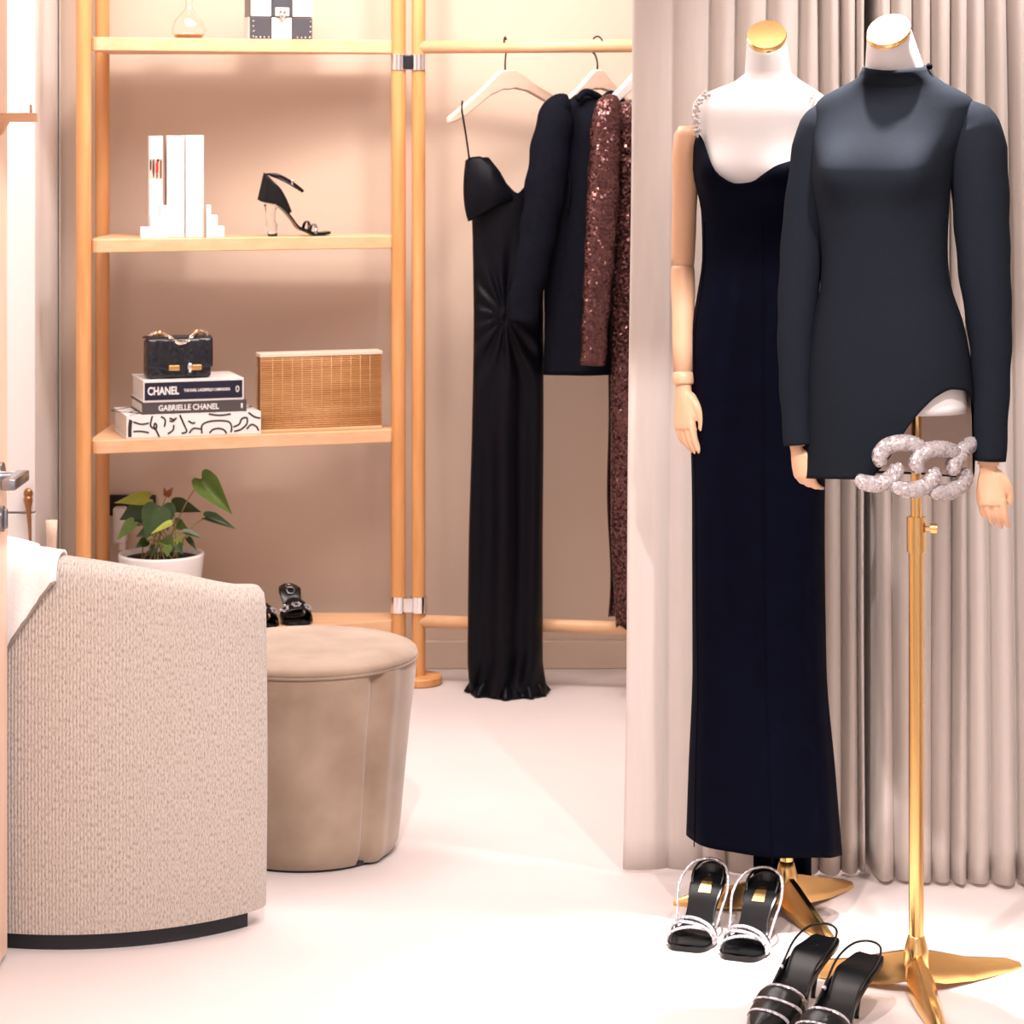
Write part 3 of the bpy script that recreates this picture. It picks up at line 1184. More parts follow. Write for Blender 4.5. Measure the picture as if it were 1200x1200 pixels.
b2rows = []
for y, l, r, ry, cy in ((78, 1015, 1084, 0.050, 0.012), (88, 1012, 1090, 0.054, 0.012), (97, 1000, 1104, 0.052, 0.016), (106, 982, 1122, 0.054, 0.018), (115, 966, 1136, 0.058, 0.018), (126, 958, 1140, 0.063, 0.016), (150, 955, 1132, 0.075, 0.010),
                        (185, 954, 1116, 0.092, 0.002), (210, 955, 1111, 0.100, 0.0), (250, 961, 1108, 0.091, 0.0), (300, 966, 1107, 0.082, 0.0), (330, 965, 1110, 0.082, 0.0), (380, 956, 1126, 0.092, 0.004), (440, 949, 1137, 0.104, 0.008), (500, 947, 1141, 0.108, 0.01), (565, 947, 1142, 0.108, 0.008)):
    b2rows.append((Z2(y), X2((l + r) / 2), Y2 + cy, (r - l) / 2 / S2, ry))
body2 = Body(b2rows, 17, bust=(Z2(200), 0.50, 0.030, 0.050))
BASE2 = Vector((X2(1075), Y2 + 0.012, 0))
m2 = thing('mannequin', 'dress mannequin with pale neck cap on a tall gold stand wearing the short charcoal dress', 'mannequin', BASE2)
cap2 = Vector((X2(1042), Y2 + 0.005, Z2(40)))
mk('torso', torso_vf(body2, Z2(481), 0, -0.010, 0.70, 0.28, cap2, Z2(92)), M['mann_white'], m2, world=True)
neck_cap(m2, cap2, 0.0385, 0.70, 0.28, M['gold'])
stand(m2, BASE2, (-88, 32, 152), 0.25, Z2(470), Z2(612), M['gold'])

# charcoal dress
g2 = thing('cocktail_dress', 'short charcoal long-sleeved dress with a crystal chain hem on the front mannequin', 'dress', (X2(1045), Y2, Z2(578)))
PXH = [(-90, 562), (-30, 562), (-24, 561), (-14, 541), (-2.4, 506), (9.6, 481), (22, 465), (35.7, 457.5), (52.3, 458.5), (68, 470), (79, 490), (88, 520), (95, 560), (105, 564), (180, 566)]


def hem2(al):
    g = math.degrees(al - body2.rot)   # global angle
    g = (g + 180) % 360 - 180
    if g < -90:
        return Z2(564)
    return Z2(hs(g, [p[0] for p in PXH], [p[1] for p in PXH]) - 9 * max(0.0, cos(math.radians(g))))


def top2(al):
    return Z2(84 - 5 * abs(sin(al)))


mk('bodice_and_skirt', body2.sheet(144, 84, hem2, top2, 0.003), M['navy_cloth'], g2, world=True, solid=0.003)
# nude lining visible inside the cut-out (back half of the skirt, inner face)
mk('lining', body2.sheet(60, 16, lambda a: Z2(562), lambda a: Z2(452), -0.004, None, math.radians(95), math.radians(262)), M['nude'], g2, world=True, solid=0.001)
# mock collar
col_r = []
for z, o_ in ((Z2(97), 0.0042), (Z2(90), 0.0060), (Z2(83), 0.0055), (Z2(78), 0.004), (Z2(77), -0.002), (Z2(86), -0.004)):
    col_r.append([body2.at(-PI + 2 * PI * k / 48, z, o_) + Vector((0, 0, 0.010 * (cos(2 * PI * k / 48) * 0.9))) for k in range(48)])
mk('mock_collar', loft(col_r, (False, False)), M['navy_cloth'], g2, world=True)
cb = mk('collar_button', sphere((X2(1088), Y2 - 0.01, Z2(78)), 0.006), M['black_cloth'], g2, world=True)


def sleeve(ptsr, Yf, name='sleeve'):
    path = spline([Vector((X2(p[0]), Yf(i), Z2(p[1]))) for i, p in enumerate(ptsr)], 6)
    rad = resample([p[2] / S2 for p in ptsr], len(path))
    rings = []
    v, f = tube(path, rad, 28, cap=False, up=(0, 1, 0), flat=0.92)
    # soft creases
    V = []
    for q in v:
        V.append(q + Vector((0.0008 * sin(q.z * 70 + q.y * 40), 0, 0)))
    return V, f


slR = [(1124, 128, 8), (1131, 134, 19), (1139, 148, 29), (1142, 175, 33.5), (1145, 220, 33), (1147.5, 270, 31.5), (1150, 320, 29.5), (1155, 380, 25.5), (1156.5, 430, 22), (1156, 480, 19.5), (1154.5, 536, 17.5)]
slL = [(974, 128, 8), (968, 134, 14), (961, 148, 21), (957, 175, 25), (951, 220, 25), (945, 270, 25), (940, 330, 24), (936, 390, 22), (935, 440, 20), (936, 490, 18), (938, 523, 17.5)]
mk('sleeve', sleeve(slR, lambda i: Y2 - 0.028 - 0.004 * max(0, i - 5)), M['navy_cloth'], g2, world=True, solid=0.002)
mk('sleeve', sleeve(slL, lambda i: Y2 + 0.045 - 0.006 * max(0, i - 5)), M['navy_cloth'], g2, world=True, solid=0.002)
# arms inside the sleeves and hands
wR2 = Vector((X2(1152.5), Y2 - 0.045, Z2(538)))
mk('forearm', tube([wR2 + Vector((0.003, 0.002, 0.07)), wR2 + Vector((0, 0, -0.004))], [0.021, 0.019], 16), M['arm_wood'], m2, world=True)
make_hand(m2, 'hand', wR2 + Vector((0, 0, -0.006)), (math.radians(-4), math.radians(-5), math.radians(68)), False, M['arm_wood'], 0.78)
wL2 = Vector((X2(936), Y2 + 0.022, Z2(522)))
mk('forearm', tube([wL2 + Vector((0, 0, 0.05)), wL2 + Vector((0, 0, -0.002))], [0.015, 0.015], 16), M['arm_wood'], m2, world=True)
make_hand(m2, 'hand', wL2 + Vector((-0.002, -0.004, -0.006)), (math.radians(-10), math.radians(-10), math.radians(50)), False, M['arm_wood'], 0.62, 'curl')


# chain hem


def hipY(px, py):
    cx = X2(1044.5)
    rx = 0.150
    dx = (X2(px) - cx) / rx
    dx = max(-0.97, min(0.97, dx))
    return Y2 + 0.008 - 0.112 * math.sqrt(1 - dx * dx) - 0.012


links = [([(1034, 546), (1031, 534), (1040, 523), (1058, 519), (1074, 522), (1081, 529)], 0.0),
         ([(1003, 560), (1014, 566), (1030, 567), (1043, 561), (1050, 551), (1049, 543)], 0.0),
         ([(1078, 553), (1074, 542), (1082, 530), (1098, 526), (1114, 528), (1122, 534)], -0.004),
         ([(1045, 567), (1057, 573), (1072, 574), (1086, 568), (1094, 558), (1093, 549)], -0.004),
         ([(1118, 556), (1117, 546), (1122, 536), (1130, 527), (1137, 521), (1141, 519)], -0.006),
         ([(1090, 573), (1100, 577), (1113, 576), (1125, 569), (1131, 560), (1130, 550)], -0.006)]
for pts, dy in links:
    path = spline([P(x, y, hipY(x, y) + dy) for x, y in pts], 6)
    n = len(path)
    rad = [0.0150 * (1 - abs(2 * i / (n - 1) - 1) ** 5 * 0.45) for i in range(n)]
    mk('chain_link', tube(path, rad, 14), M['crystal'], g2, world=True, label='crystal-covered chain link')

# ================================================================== hangers and hanging garments
def hanger(px, ang, name_label, tilt=0.0, half=0.215, drop=0.115, m=M['pale_wood'], hook_turn=0):
    p = rodp(px)
    h = thing('clothes_hanger', name_label, 'hanger', (p.x, p.y, p.z - 0.30), rot=(0, 0, math.radians(ang)))
    zt = 0.235   # top of the wooden neck, in local z (rail is at 0.30)
    up = []
    lo = []
    for i in range(21):
        s = i / 20 * 2 - 1
        a = abs(s)
        zz = zt - drop * (hs(a, [0, 0.12, 0.2, 0.45, 1.0], [0, 0.0, 0.10, 0.42, 1.0]))
        th = hs(a, [0, 0.15, 0.35, 0.8, 1.0], [0.056, 0.052, 0.036, 0.030, 0.016])
        x = s * half
        c, q = cos(tilt), sin(tilt)
        for lst, z in ((up, zz), (lo, zz - th)):
            lst.append((x * c - (z - 0.3) * q, 0.3 + x * q + (z - 0.3) * c))
    poly = up + lo[::-1]
    vs_, fs_ = [], []
    n = len(up)
    for y in (-0.009, 0.009):
        for a in up:
            vs_.append((a[0], y, a[1]))
        for a in lo:
            vs_.append((a[0], y, a[1]))
    for i in range(n - 1):
        fs_ += [(i, i + 1, n + i + 1, n + i), (2 * n + i, 3 * n + i, 3 * n + i + 1, 2 * n + i + 1),
                (i, 2 * n + i, 2 * n + i + 1, i + 1), (n + i, n + i + 1, 3 * n + i + 1, 3 * n + i)]
    fs_ += [(0, n, 3 * n, 2 * n), (n - 1, 3 * n - 1, 4 * n - 1, 2 * n - 1)]
    mk('shoulder_bar', (vs_, fs_), m, h, bevel=0.004, auto=50)
    hook = [(0, 0, zt - 0.004), (0, 0, zt + 0.02)]
    # loop over the rail, in the plane across the rail
    for k in range(9):
        a = math.radians(-70 + 225 * k / 8)
        hook.append((0.0, 0.0245 * cos(a) * 0.9, 0.30 + 0.0 + 0.0265 * sin(a) - 0.0))
    # the plane of the hook must cross the rail: rotate local y onto the rail normal
    R = Matrix.Rotation(math.radians(-ang) + math.atan2(rdir.y, rdir.x) + math.radians(hook_turn), 4, 'Z')
    hook = [R @ Vector(q) for q in spline(hook, 3)]
    mk('hook', tube(hook, 0.0026, 8), M['dark_metal'], h, label='dark wire hook')
    return h


hanger(592, 38, 'pale wooden hanger carrying the draped black gown by a thin strap', tilt=math.radians(5))
hanger(700, 40, 'pale wooden hanger inside the black jacket dress', tilt=0, half=0.125, drop=0.09, hook_turn=55)
hanger(751, 38, 'pale wooden hanger inside the sequinned dress', tilt=0, half=0.13, drop=0.09, m=M['white'])

# gown 1 on the rail
YG = 6.90
SG = F / YG


def XG(px, Y=YG):
    return PX(px, Y)


def ZG(y, Y=YG):
    return EYE - (y - 150) / F * Y


hg = thing('draped_gown', 'long black satin gown with gathered waist hanging from the rail to the floor', 'dress', (XG(597), YG, 0.0))
LE = [(185, 551), (230, 549), (258, 553), (300, 554), (375, 555), (500, 553), (650, 549), (770, 548), (800, 550), (819, 552)]
RE = [(185, 650), (230, 646), (258, 640), (300, 637), (375, 637), (500, 637), (650, 636), (770, 636), (800, 640), (819, 644)]


def gown_fn(u, v):
    # u 0..1 around, v bottom->top
    th = 2 * PI * u     # 0 = right, going via front(-y) ...
    # top boundary in image columns
    c_ = cos(th)
    front = -sin(th)     # >0 front
    colx = 0.5 + 0.5 * c_
    ytop_f = float(np.interp(colx, [0, 0.10, 0.22, 0.36, 0.50, 0.60, 0.72, 0.9, 1.0], [190, 184, 184, 200, 222, 226, 212, 190, 190]))
    ytop_b = 232
    k = 0.5 + 0.5 * max(-1, min(1, front * 4))
    ytop = ytop_f * k + ytop_b * (1 - k)
    y = 819 + (ytop - 819) * v
    l = hs(y, [q[0] for q in LE], [q[1] for q in LE])
    r = hs(y, [q[0] for q in RE], [q[1] for q in RE])
    px = (l + r) / 2 + (r - l) / 2 * c_
    dep = hs(y, [185, 300, 380, 600, 819], [0.05, 0.045, 0.05, 0.06, 0.075])
    f = 0.0
    # gathered waist at (592, 378) and folds falling from it
    dxg = (px - 592) / 45.0
    dyg = (y - 378) / 60.0
    if front > 0:
        # drapes above the gather: curved swags
        rad = math.hypot(dxg, dyg)
        f += 0.007 * sin(14 * math.atan2(dyg + 0.15, dxg)) * math.exp(-(rad - 0.6) ** 2 * 1.3)
        # falling folds below
        if y > 370:
            t = min(1, (y - 370) / 120)
            f += t * (0.016 * cos((px - 590) / 7.5 + 0.3 * sin(y / 60)) * math.exp(-((px - 592) / 26) ** 2) + 0.008 * sin(px / 6.0 + y / 170))
        if y > 745:
            t = (y - 745) / 75
            f += t * 0.012 * sin(px / 5.2 + y / 11) + t * 0.02
    yy = YG - dep * front - f
    zz = ZG(y)
    if y > 800:
        zz = max(0.004, zz) + 0.004 * abs(sin(px / 3))
    return (PX(px, YG), yy, max(0.003, zz))


mk('gown_body', grid(gown_fn, 150, 150, closed=True), M['black_satin'], hg, world=True)


def cup_fn(u, v):
    # fold-over cup at the picture-left
    px = 546 + 58 * u
    ytop = float(np.interp(u, [0, 0.1, 0.3, 0.55, 0.8, 1], [188, 184, 183, 193, 214, 226]))
    ylow = float(np.interp(u, [0, 0.15, 0.4, 0.7, 1], [259, 256, 249, 240, 234]))
    y = ylow + (ytop - ylow) * v
    b = sin(PI * min(1, u * 0.98 + 0.02)) ** 0.6
    return (PX(px + 2 * (1 - v) * (0.2 - u) - 2.5 * sin(PI * v) * (1 - u) + 3 * (1 - u) ** 6 * (1 - v) ** 6, YG), YG - 0.030 - 0.034 * b * sin(PI * (0.12 + 0.75 * v)) ** 0.7 - 0.012 * (1 - v), ZG(y))


mk('bust_cup', grid(cup_fn, 24, 16), M['black_satin'], hg, world=True, solid=0.003)
rp = rodp(592)


def hem_fn(u, v):
    a = PI + PI * u
    px = 596 + 44 * cos(a)
    out = v ** 0.8
    rip = 0.5 + 0.5 * sin(u * 31 + 1.2 * sin(u * 9)) * 0.8 + 0.2 * sin(u * 57)
    x = PX(596 + (32 + 20 * out * (0.7 + 0.3 * rip)) * cos(a), YG)
    y = YG + (0.055 + 0.065 * out * (0.55 + 0.45 * rip)) * sin(a)
    z = 0.035 * (1 - v) ** 1.6 + 0.004 + 0.016 * rip * sin(PI * v)
    return (x, y, z)


mk('pooled_hem', grid(hem_fn, 120, 12), M['black_satin'], hg, world=True, solid=0.002)
a1_ = P(540, 121, 6.82)
mk('shoulder_strap', tube([a1_ + Vector((0.004, 0.012, 0.006)), P(541, 128, 6.815), P(546, 158, 6.84), P(550, 187, 6.86)], 0.0026, 8), M['black_satin'], hg, world=True)

# jacket dress
jd = thing('jacket_dress', 'short black long-sleeved dress hanging between the gown and the sequinned dress', 'dress', (XG(680), 6.86, ZG(440)))
YJ = 6.86


def jacket_fn(u, v):
    th = 2 * PI * u
    c_ = cos(th)
    fr = -sin(th)
    y = 439 + (113 - 439) * v
    l = hs(y, [113, 118, 130, 160, 230, 300, 380, 440], [670, 655, 646, 642, 636, 637, 638, 637])
    r = hs(y, [113, 118, 130, 160, 230, 300, 380, 440], [690, 715, 724, 728, 726, 720, 718, 718])
    px = (l + r) / 2 + (r - l) / 2 * c_
    dep = hs(y, [113, 120, 150, 240, 440], [0.012, 0.035, 0.06, 0.065, 0.07])
    f = 0.006 * sin(px / 9.0 + 0.5) * (0.3 + 0.7 * (1 - v))
    return (PX(px, YJ), YJ - dep * fr - f * fr, ZG(y, YJ) + 0.004 * fr)


mk('jacket_body', grid(jacket_fn, 64, 50, closed=True), M['black_cloth'], jd, world=True, solid=0.002)


def gsleeve(spec, Yc, flat=0.75, n=24, crease=0.0025):
    path = spline([P(p[0], p[1], Yc) for p in spec], 6)
    rad = resample([p[2] * Yc / F for p in spec], len(path))
    v, f = tube(path, rad, n, cap=False, up=(0, 1, 0), flat=flat)
    return [q + Vector((crease * sin(q.z * 60 + q.y * 30), 0, 0)) for q in v], f


mk('sleeve', gsleeve([(668, 119, 7), (658, 124, 16), (651, 140, 21), (645, 175, 23), (640, 215, 24), (633, 260, 22), (624, 310, 20), (616, 345, 18.5), (611, 377, 18)], 6.785), M['black_cloth'], jd, world=True, solid=0.002)
mk('collar', tube(spline([P(676, 117, 6.80), P(686, 108, 6.81), P(697, 111, 6.83), P(706, 116, 6.87), P(716, 110, 6.90), P(728, 116, 6.92)], 5), 0.010, 10), M['black_cloth'], jd, world=True)
mk('side_seam', tube(spline([P(668, 130, 6.792), P(664, 170, 6.782), P(668, 215, 6.782), P(665, 250, 6.79)], 5), 0.003, 6), M['black_cloth'], jd, world=True)
mk('sleeve', gsleeve([(716, 119, 7), (722, 124, 14), (726, 150, 17), (728, 220, 18), (728, 300, 16), (727, 370, 15)], 6.97), M['black_cloth'], jd, world=True, solid=0.002)

# sequin dress
sq = thing('sequin_dress', 'long burgundy sequinned dress hanging beside the curtain edge', 'dress', (XG(745, 6.80), 6.80, ZG(735, 6.8)))
YS = 6.79


def seq_fn(u, v):
    th = 2 * PI * u
    c_ = cos(th)
    fr = -sin(th)
    yb = 733 - 8 * c_ * 0 + 2 * sin(px_w(u))
    y = yb + (117 - yb) * v
    l = hs(y, [117, 122, 135, 170, 250, 420, 600, 735], [738, 722, 716, 716, 719, 716, 716, 722])
    r = hs(y, [117, 122, 135, 170, 250, 420, 600, 735], [760, 782, 796, 800, 790, 786, 786, 784])
    px = (l + r) / 2 + (r - l) / 2 * c_
    dep = hs(y, [117, 125, 160, 300, 735], [0.012, 0.04, 0.06, 0.06, 0.055])
    f = 0.007 * sin(px / 5.0 + y / 130) * (1 - v) ** 0.4
    return (PX(px, YS), YS - dep * fr - f * max(fr, 0), ZG(y, YS))


def px_w(u):
    return u * 40


mk('dress_body', grid(seq_fn, 96, 110, closed=True), M['sequin'], sq, world=True, solid=0.002)
mk('sleeve', gsleeve([(726, 119, 6), (717, 123, 14), (711, 136, 17), (709, 175, 18), (706, 230, 18.5), (703, 290, 17.5), (699, 350, 16), (696, 400, 15), (695, 428, 14.8)], 6.715, crease=0.002), M['sequin'], sq, world=True, solid=0.002)
mk('sleeve', gsleeve([(776, 119, 6), (785, 123, 14), (792, 136, 17), (795, 175, 18), (798, 230, 18), (800, 290, 17), (802, 350, 16), (803, 428, 14.8)], 6.86, crease=0.002), M['sequin'], sq, world=True, solid=0.002)
mk('back_layer', grid(lambda u, v: (PX(713 + 22 * u + 3 * sin(v * 9) * (1 - v), 6.86), 6.86 + 0.01 * sin(u * 7), ZG(723 - 300 * v, 6.86)), 12, 40), M['sequin'], sq, world=True, solid=0.002)

# ================================================================== shoes
def shoe_curves(L, h, toe='round', W=1.0):
    s = [0, 0.03, 0.10, 0.20, 0.32, 0.44, 0.55, 0.66, 0.76, 0.88, 0.96, 1.0]
    z = [h + 0.006, h + 0.004, h, h * 0.965, h * 0.80, h * 0.53, h * 0.25, 0.016, 0.008, 0.008, 0.010, 0.011]
    tw_ = {'round': [0.037, 0.037, 0.031, 0.020, 0.006], 'point': [0.035, 0.033, 0.023, 0.011, 0.002], 'square': [0.037, 0.037, 0.034, 0.028, 0.020]}[toe]
    wd_ = [0.006, 0.017, 0.0255, 0.028, 0.0255, 0.023, 0.027] + tw_
    return s, z, [q * W for q in wd_]


class Shoe:
    def __init__(s, L, h, toe='round', W=1.0):
        s.L, s.h = L, h
        s.s, s.z, s.w = shoe_curves(L, h, toe, W)

    def zz(s, t):
        return hs(t, s.s, s.z)

    def ww(s, t):
        return hs(t, s.s, s.w)

    def sole(s, th=0.006, t0=0.0, t1=1.0, n=44):
        rings = []
        for i in range(n + 1):
            t = t0 + (t1 - t0) * i / n
            z, w_ = s.zz(t), s.ww(t)
            zb = max(0.0, z - th)
            x = t * s.L
            rings.append([(x, -w_, zb + 0.001), (x, -w_, z - 0.0005), (x, -w_ * 0.85, z + 0.001), (x, -w_ * 0.4, z), (x, 0, z - 0.0008), (x, w_ * 0.4, z), (x, w_ * 0.85, z + 0.001), (x, w_, z - 0.0005), (x, w_, zb + 0.001), (x, w_ * 0.7, zb), (x, -w_ * 0.7, zb)])
        return loft(rings)

    def insole(s, t0, t1, k=0.9, up=0.0018, n=30):
        def fn(u, v):
            t = t0 + (t1 - t0) * v
            return (t * s.L, s.ww(t) * k * (u * 2 - 1), s.zz(t) + up)
        return grid(fn, 6, n)

    def strap(s, t, hh, lean=0.0, r=0.004, flat=0.35, t2=None, k=1.0, twist=0):
        t2 = t if t2 is None else t2
        pts = []
        for i in range(25):
            a = PI * i / 24
            tt = t + (t2 - t) * i / 24
            w_ = s.ww(tt) * k
            z = s.zz(tt)
            pts.append(((tt * s.L) + lean * sin(a), -w_ * cos(a), z - 0.002 + hh * sin(a) ** 0.8))
        return tube(pts, r, 10, up=(1, 0, 0), flat=1.0) if flat == 1 else flat_tube(pts, r, flat)

    def heel(s, xa, xb, ra, rb, n=12):
        z = s.zz(xa) - 0.004
        return tube([(xa * s.L, 0, z), (xa * s.L + (xb - xa) * s.L * 0.25, 0, z * 0.8), (xa * s.L + (xb - xa) * s.L * 0.7, 0, z * 0.4), (xb * s.L, 0, 0.006), (xb * s.L, 0, 0.0)], [ra, ra * 0.72, rb * 1.15, rb, rb * 1.1], n)


def flat_tube(pts, r, flat):
    """ribbon-like strap: wide along x, thin along the outward direction"""
    pts = [Vector(p) for p in pts]
    rings = []
    m = len(pts)
    for i in range(m):
        t = (pts[min(i + 1, m - 1)] - pts[max(i - 1, 0)]).normalized()
        wv = Vector((1, 0, 0))
        wv = (wv - t * t.x).normalized()
        nv = t.cross(wv)
        rings.append([pts[i] + wv * r * cos(2 * PI * k / 10) + nv * r * flat * sin(2 * PI * k / 10) for k in range(10)])
    return loft(rings)


def place_shoe(name, label, toe_xy, heel_xy, z=0.0, group=None):
    """heel_xy / toe_xy : ground points; local x axis runs from heel to toe"""
    dx, dy = toe_xy[0] - heel_xy[0], toe_xy[1] - heel_xy[1]
    return thing(name, label, 'shoe', (heel_xy[0], heel_xy[1], z), math.atan2(dy, dx), group)


def G(px, py):
    Y = F * EYE / (py - 150)
    return (PX(px, Y), Y)


# --- crystal strap sandals
def crystal_sandal(toe, heel, label):
    t = place_shoe('strappy_sandal', label, toe, heel, 0.0, 'crystal sandals under the long gown')
    L = math.hypot(toe[0] - heel[0], toe[1] - heel[1])
    s = Shoe(L, 0.084, 'square', 1.2)
    so = mk('sole', s.sole(0.010), M['leather'], t, auto=60)
    mk('insole', s.insole(0.04, 0.97, 0.9), M['leather_in'], so)
    mk('insole_label', grid(lambda u, v: ((0.12 + 0.20 * v) * L, 0.012 * (u * 2 - 1) * (0.8 + 0.2 * v), s.zz(0.12 + 0.20 * v) + 0.0034), 4, 6), M['gold'], so, label='gold foil label')
    mk('heel', s.heel(0.09, 0.16, 0.013, 0.0048), M['leather'], t)
    # toe straps
    for a, b, hh in ((0.60, 0.74, 0.030), (0.66, 0.80, 0.030), (0.86, 0.70, 0.027)):
        mk('toe_strap', s.strap(a, hh, 0.0, 0.0064, 0.45, b, 1.02), M['crystal_fine'], t, label='crystal toe strap')
    # crystals along the straps
    mk('heel_cup', grid(lambda u, v: ((0.16 - 0.16 * sin(PI * u)) * L - 0.002 * v, s.ww(0.17) * 1.02 * cos(PI * u) * -1, s.zz(0.1) - 0.004 + (0.012 + 0.020 * sin(PI * u) ** 2) * v), 20, 5), M['leather'], t, solid=0.0016)
    # ankle loop rising from the ball sides round the back
    pts = [(0.62 * L, -s.ww(0.6), 0.022), (0.50 * L, -0.043, 0.050), (0.34 * L, -0.048, 0.086), (0.14 * L, -0.034, 0.112), (0.04 * L, 0, 0.120), (0.14 * L, 0.034, 0.112), (0.34 * L, 0.048, 0.086), (0.50 * L, 0.043, 0.050), (0.62 * L, s.ww(0.6), 0.022)]
    mk('ankle_strap', tube(spline(pts, 6), 0.0026, 8), M['crystal_fine'], t, label='thin sparkling ankle strap')
    pts = [(0.22 * L, -0.028, 0.080), (0.14 * L, -0.030, 0.100), (0.02 * L, -0.020, 0.112), (-0.03 * L, 0, 0.114), (0.02 * L, 0.020, 0.112), (0.14 * L, 0.030, 0.100), (0.22 * L, 0.028, 0.080)]
    mk('heel_strap', tube(spline(pts, 6), 0.0026, 8), M['leather'], t)
    return t


crystal_sandal(G(803, 1116), G(835, 1076), 'black sandal with crystal straps standing furthest from the gold base, under the gown')
crystal_sandal(G(864, 1127), G(899, 1087), 'black sandal with crystal straps beside the gold tripod leg, under the gown')


# --- slingback pumps
def slingback(toe, heel, label):
    t = place_shoe('slingback_pump', label, toe, heel, 0.0, 'slingback pumps in front of the gold stand')
    L = math.hypot(toe[0] - heel[0], toe[1] - heel[1])
    s = Shoe(L, 0.088, 'point', 1.28)
    s.w[0], s.w[1] = 0.024, 0.029
    so = mk('sole', s.sole(0.008), M['leather'], t, auto=60)
    mk('insole', s.insole(0.02, 0.75, 0.9), M['leather_in'], so)
    mk('heel', s.heel(0.10, 0.20, 0.013, 0.0042), M['leather'], t)
    # pointed vamp

    def vamp(u, v):
        tt = 0.50 + 0.50 * v
        a = PI * u
        # throat curve: sides start further back than the middle
        tt = tt + (0.10 * sin(a) * (1 - v))
        tt = min(1.0, tt)
        H = hs(tt, [0.5, 0.58, 0.66, 0.75, 0.88, 1.0], [0.020, 0.036, 0.046, 0.041, 0.027, 0.010])
        w_ = s.ww(tt) * 1.04
        return (tt * s.L * 1.0, -w_ * cos(a), s.zz(tt) - 0.003 + H * sin(a) ** 0.75)
    va = mk('vamp', grid(vamp, 24, 26), M['leather'], t, solid=0.002)
    for v0 in (0.10, 0.36, 0.62):
        pts = []
        for i in range(31):
            q = Vector(vamp(0.06 + 0.88 * i / 30, v0 + 0.04 * sin(i / 30 * PI)))
            pts.append(q + Vector((0, 0, 0.0015)))
        mk('crystal_band', flat_tube(pts, 0.0040, 0.5), M['crystal_fine'], va, label='band of crystals')
    for sg in (-1, 1):
        def wall(u, v):
            tt = 0.28 + 0.30 * u
            hgt = hs(u, [0, 0.4, 1.0], [0.003, 0.016, 0.030])
            return (tt * L, sg * s.ww(tt) * (1.02 + 0.02 * v), s.zz(tt) - 0.004 + hgt * v)
        mk('quarter', grid(wall, 12, 5), M['leather'], t, solid=0.0016)
    # slingback strap
    pts = [(0.56 * L, -s.ww(0.56) * 1.03, s.zz(0.56) + 0.012), (0.40 * L, -0.031, s.zz(0.40) + 0.018), (0.2 * L, -0.036, 0.088 + 0.010), (0.05 * L, -0.026, 0.088 + 0.024), (0.0, 0, 0.088 + 0.028),
           (0.05 * L, 0.026, 0.088 + 0.024), (0.2 * L, 0.036, 0.088 + 0.010), (0.40 * L, 0.031, s.zz(0.40) + 0.018), (0.56 * L, s.ww(0.56) * 1.03, s.zz(0.56) + 0.012)]
    mk('sling_strap', tube(spline(pts, 6), 0.0022, 8), M['leather'], t)
    mk('strap_buckle', sphere((0.42 * L, -0.031, s.zz(0.42) + 0.017), 0.0045), M['crystal_fine'], t)
    return t


slingback(G(884, 1216), G(969, 1158), 'black pointed slingback shoe with crystal bands next to the crystal sandals')
slingback(G(934, 1248), G(1020, 1180), 'black pointed slingback shoe with crystal bands nearer the gold pole')


# --- shelf sandal with clear heel
def shelf_front(px, z, inset):
    """point on a shelf at pixel column px, inset metres behind the front edge"""
    a = PFL + nrm * 0.012
    k = (px - 600) / F
    t = (k * a.y - a.x) / (d.x - k * d.y)
    q = a + d * t - nrm * inset
    return Vector((q.x, q.y, z + 0.018))


tp = shelf_front(391, SHZ[1], 0.05)
hp = shelf_front(309, SHZ[1], 0.05)
cs = place_shoe('ankle_strap_sandal', 'black ankle-strap sandal with a clear sculpted heel on a shelf', tp, hp, SHZ[1] + 0.0185)
L = (tp - hp).length
s = Shoe(L, 0.098, 'square', 0.95)
so = mk('sole', s.sole(0.007), M['leather'], cs, auto=60)
mk('insole', s.insole(0.04, 0.98, 0.9), M['leather_in'], so)
mk('heel', join(loft([[(x + (rx * (1 + 0.18 * sin(4 * a + z * 90))) * cos(a), ry * sin(a), z) for a in [2 * PI * k / 20 for k in range(20)]] for x, rx, ry, z in
                [(0.036, 0.013, 0.012, 0.006), (0.036, 0.012, 0.012, 0.016), (0.034, 0.014, 0.013, 0.03), (0.031, 0.012, 0.012, 0.045), (0.030, 0.014, 0.013, 0.06), (0.033, 0.017, 0.015, 0.075), (0.034, 0.020, 0.018, 0.088)]])), M['acrylic'], cs, label='clear sculpted heel')
mk('heel_tip', tube([(0.036, 0, 0), (0.036, 0, 0.0055)], 0.0135, 16), M['leather'], cs, auto=40)


def counter(u, v):
    a = PI * (u - 0.5) * 1.15          # around the heel
    x = 0.060 - 0.066 * cos(a) - 0.0
    y = 0.029 * sin(a)
    t = max(0.0, x / L)
    z0 = s.zz(min(t, 1)) - 0.004
    hgt = hs(abs(u - 0.5) * 2, [0, 0.3, 0.6, 0.85, 1.0], [0.076, 0.070, 0.052, 0.028, 0.006])
    return (x + 0.018 * v * (1 - abs(u - 0.5)) , y * (1 - 0.15 * v), z0 + hgt * v)


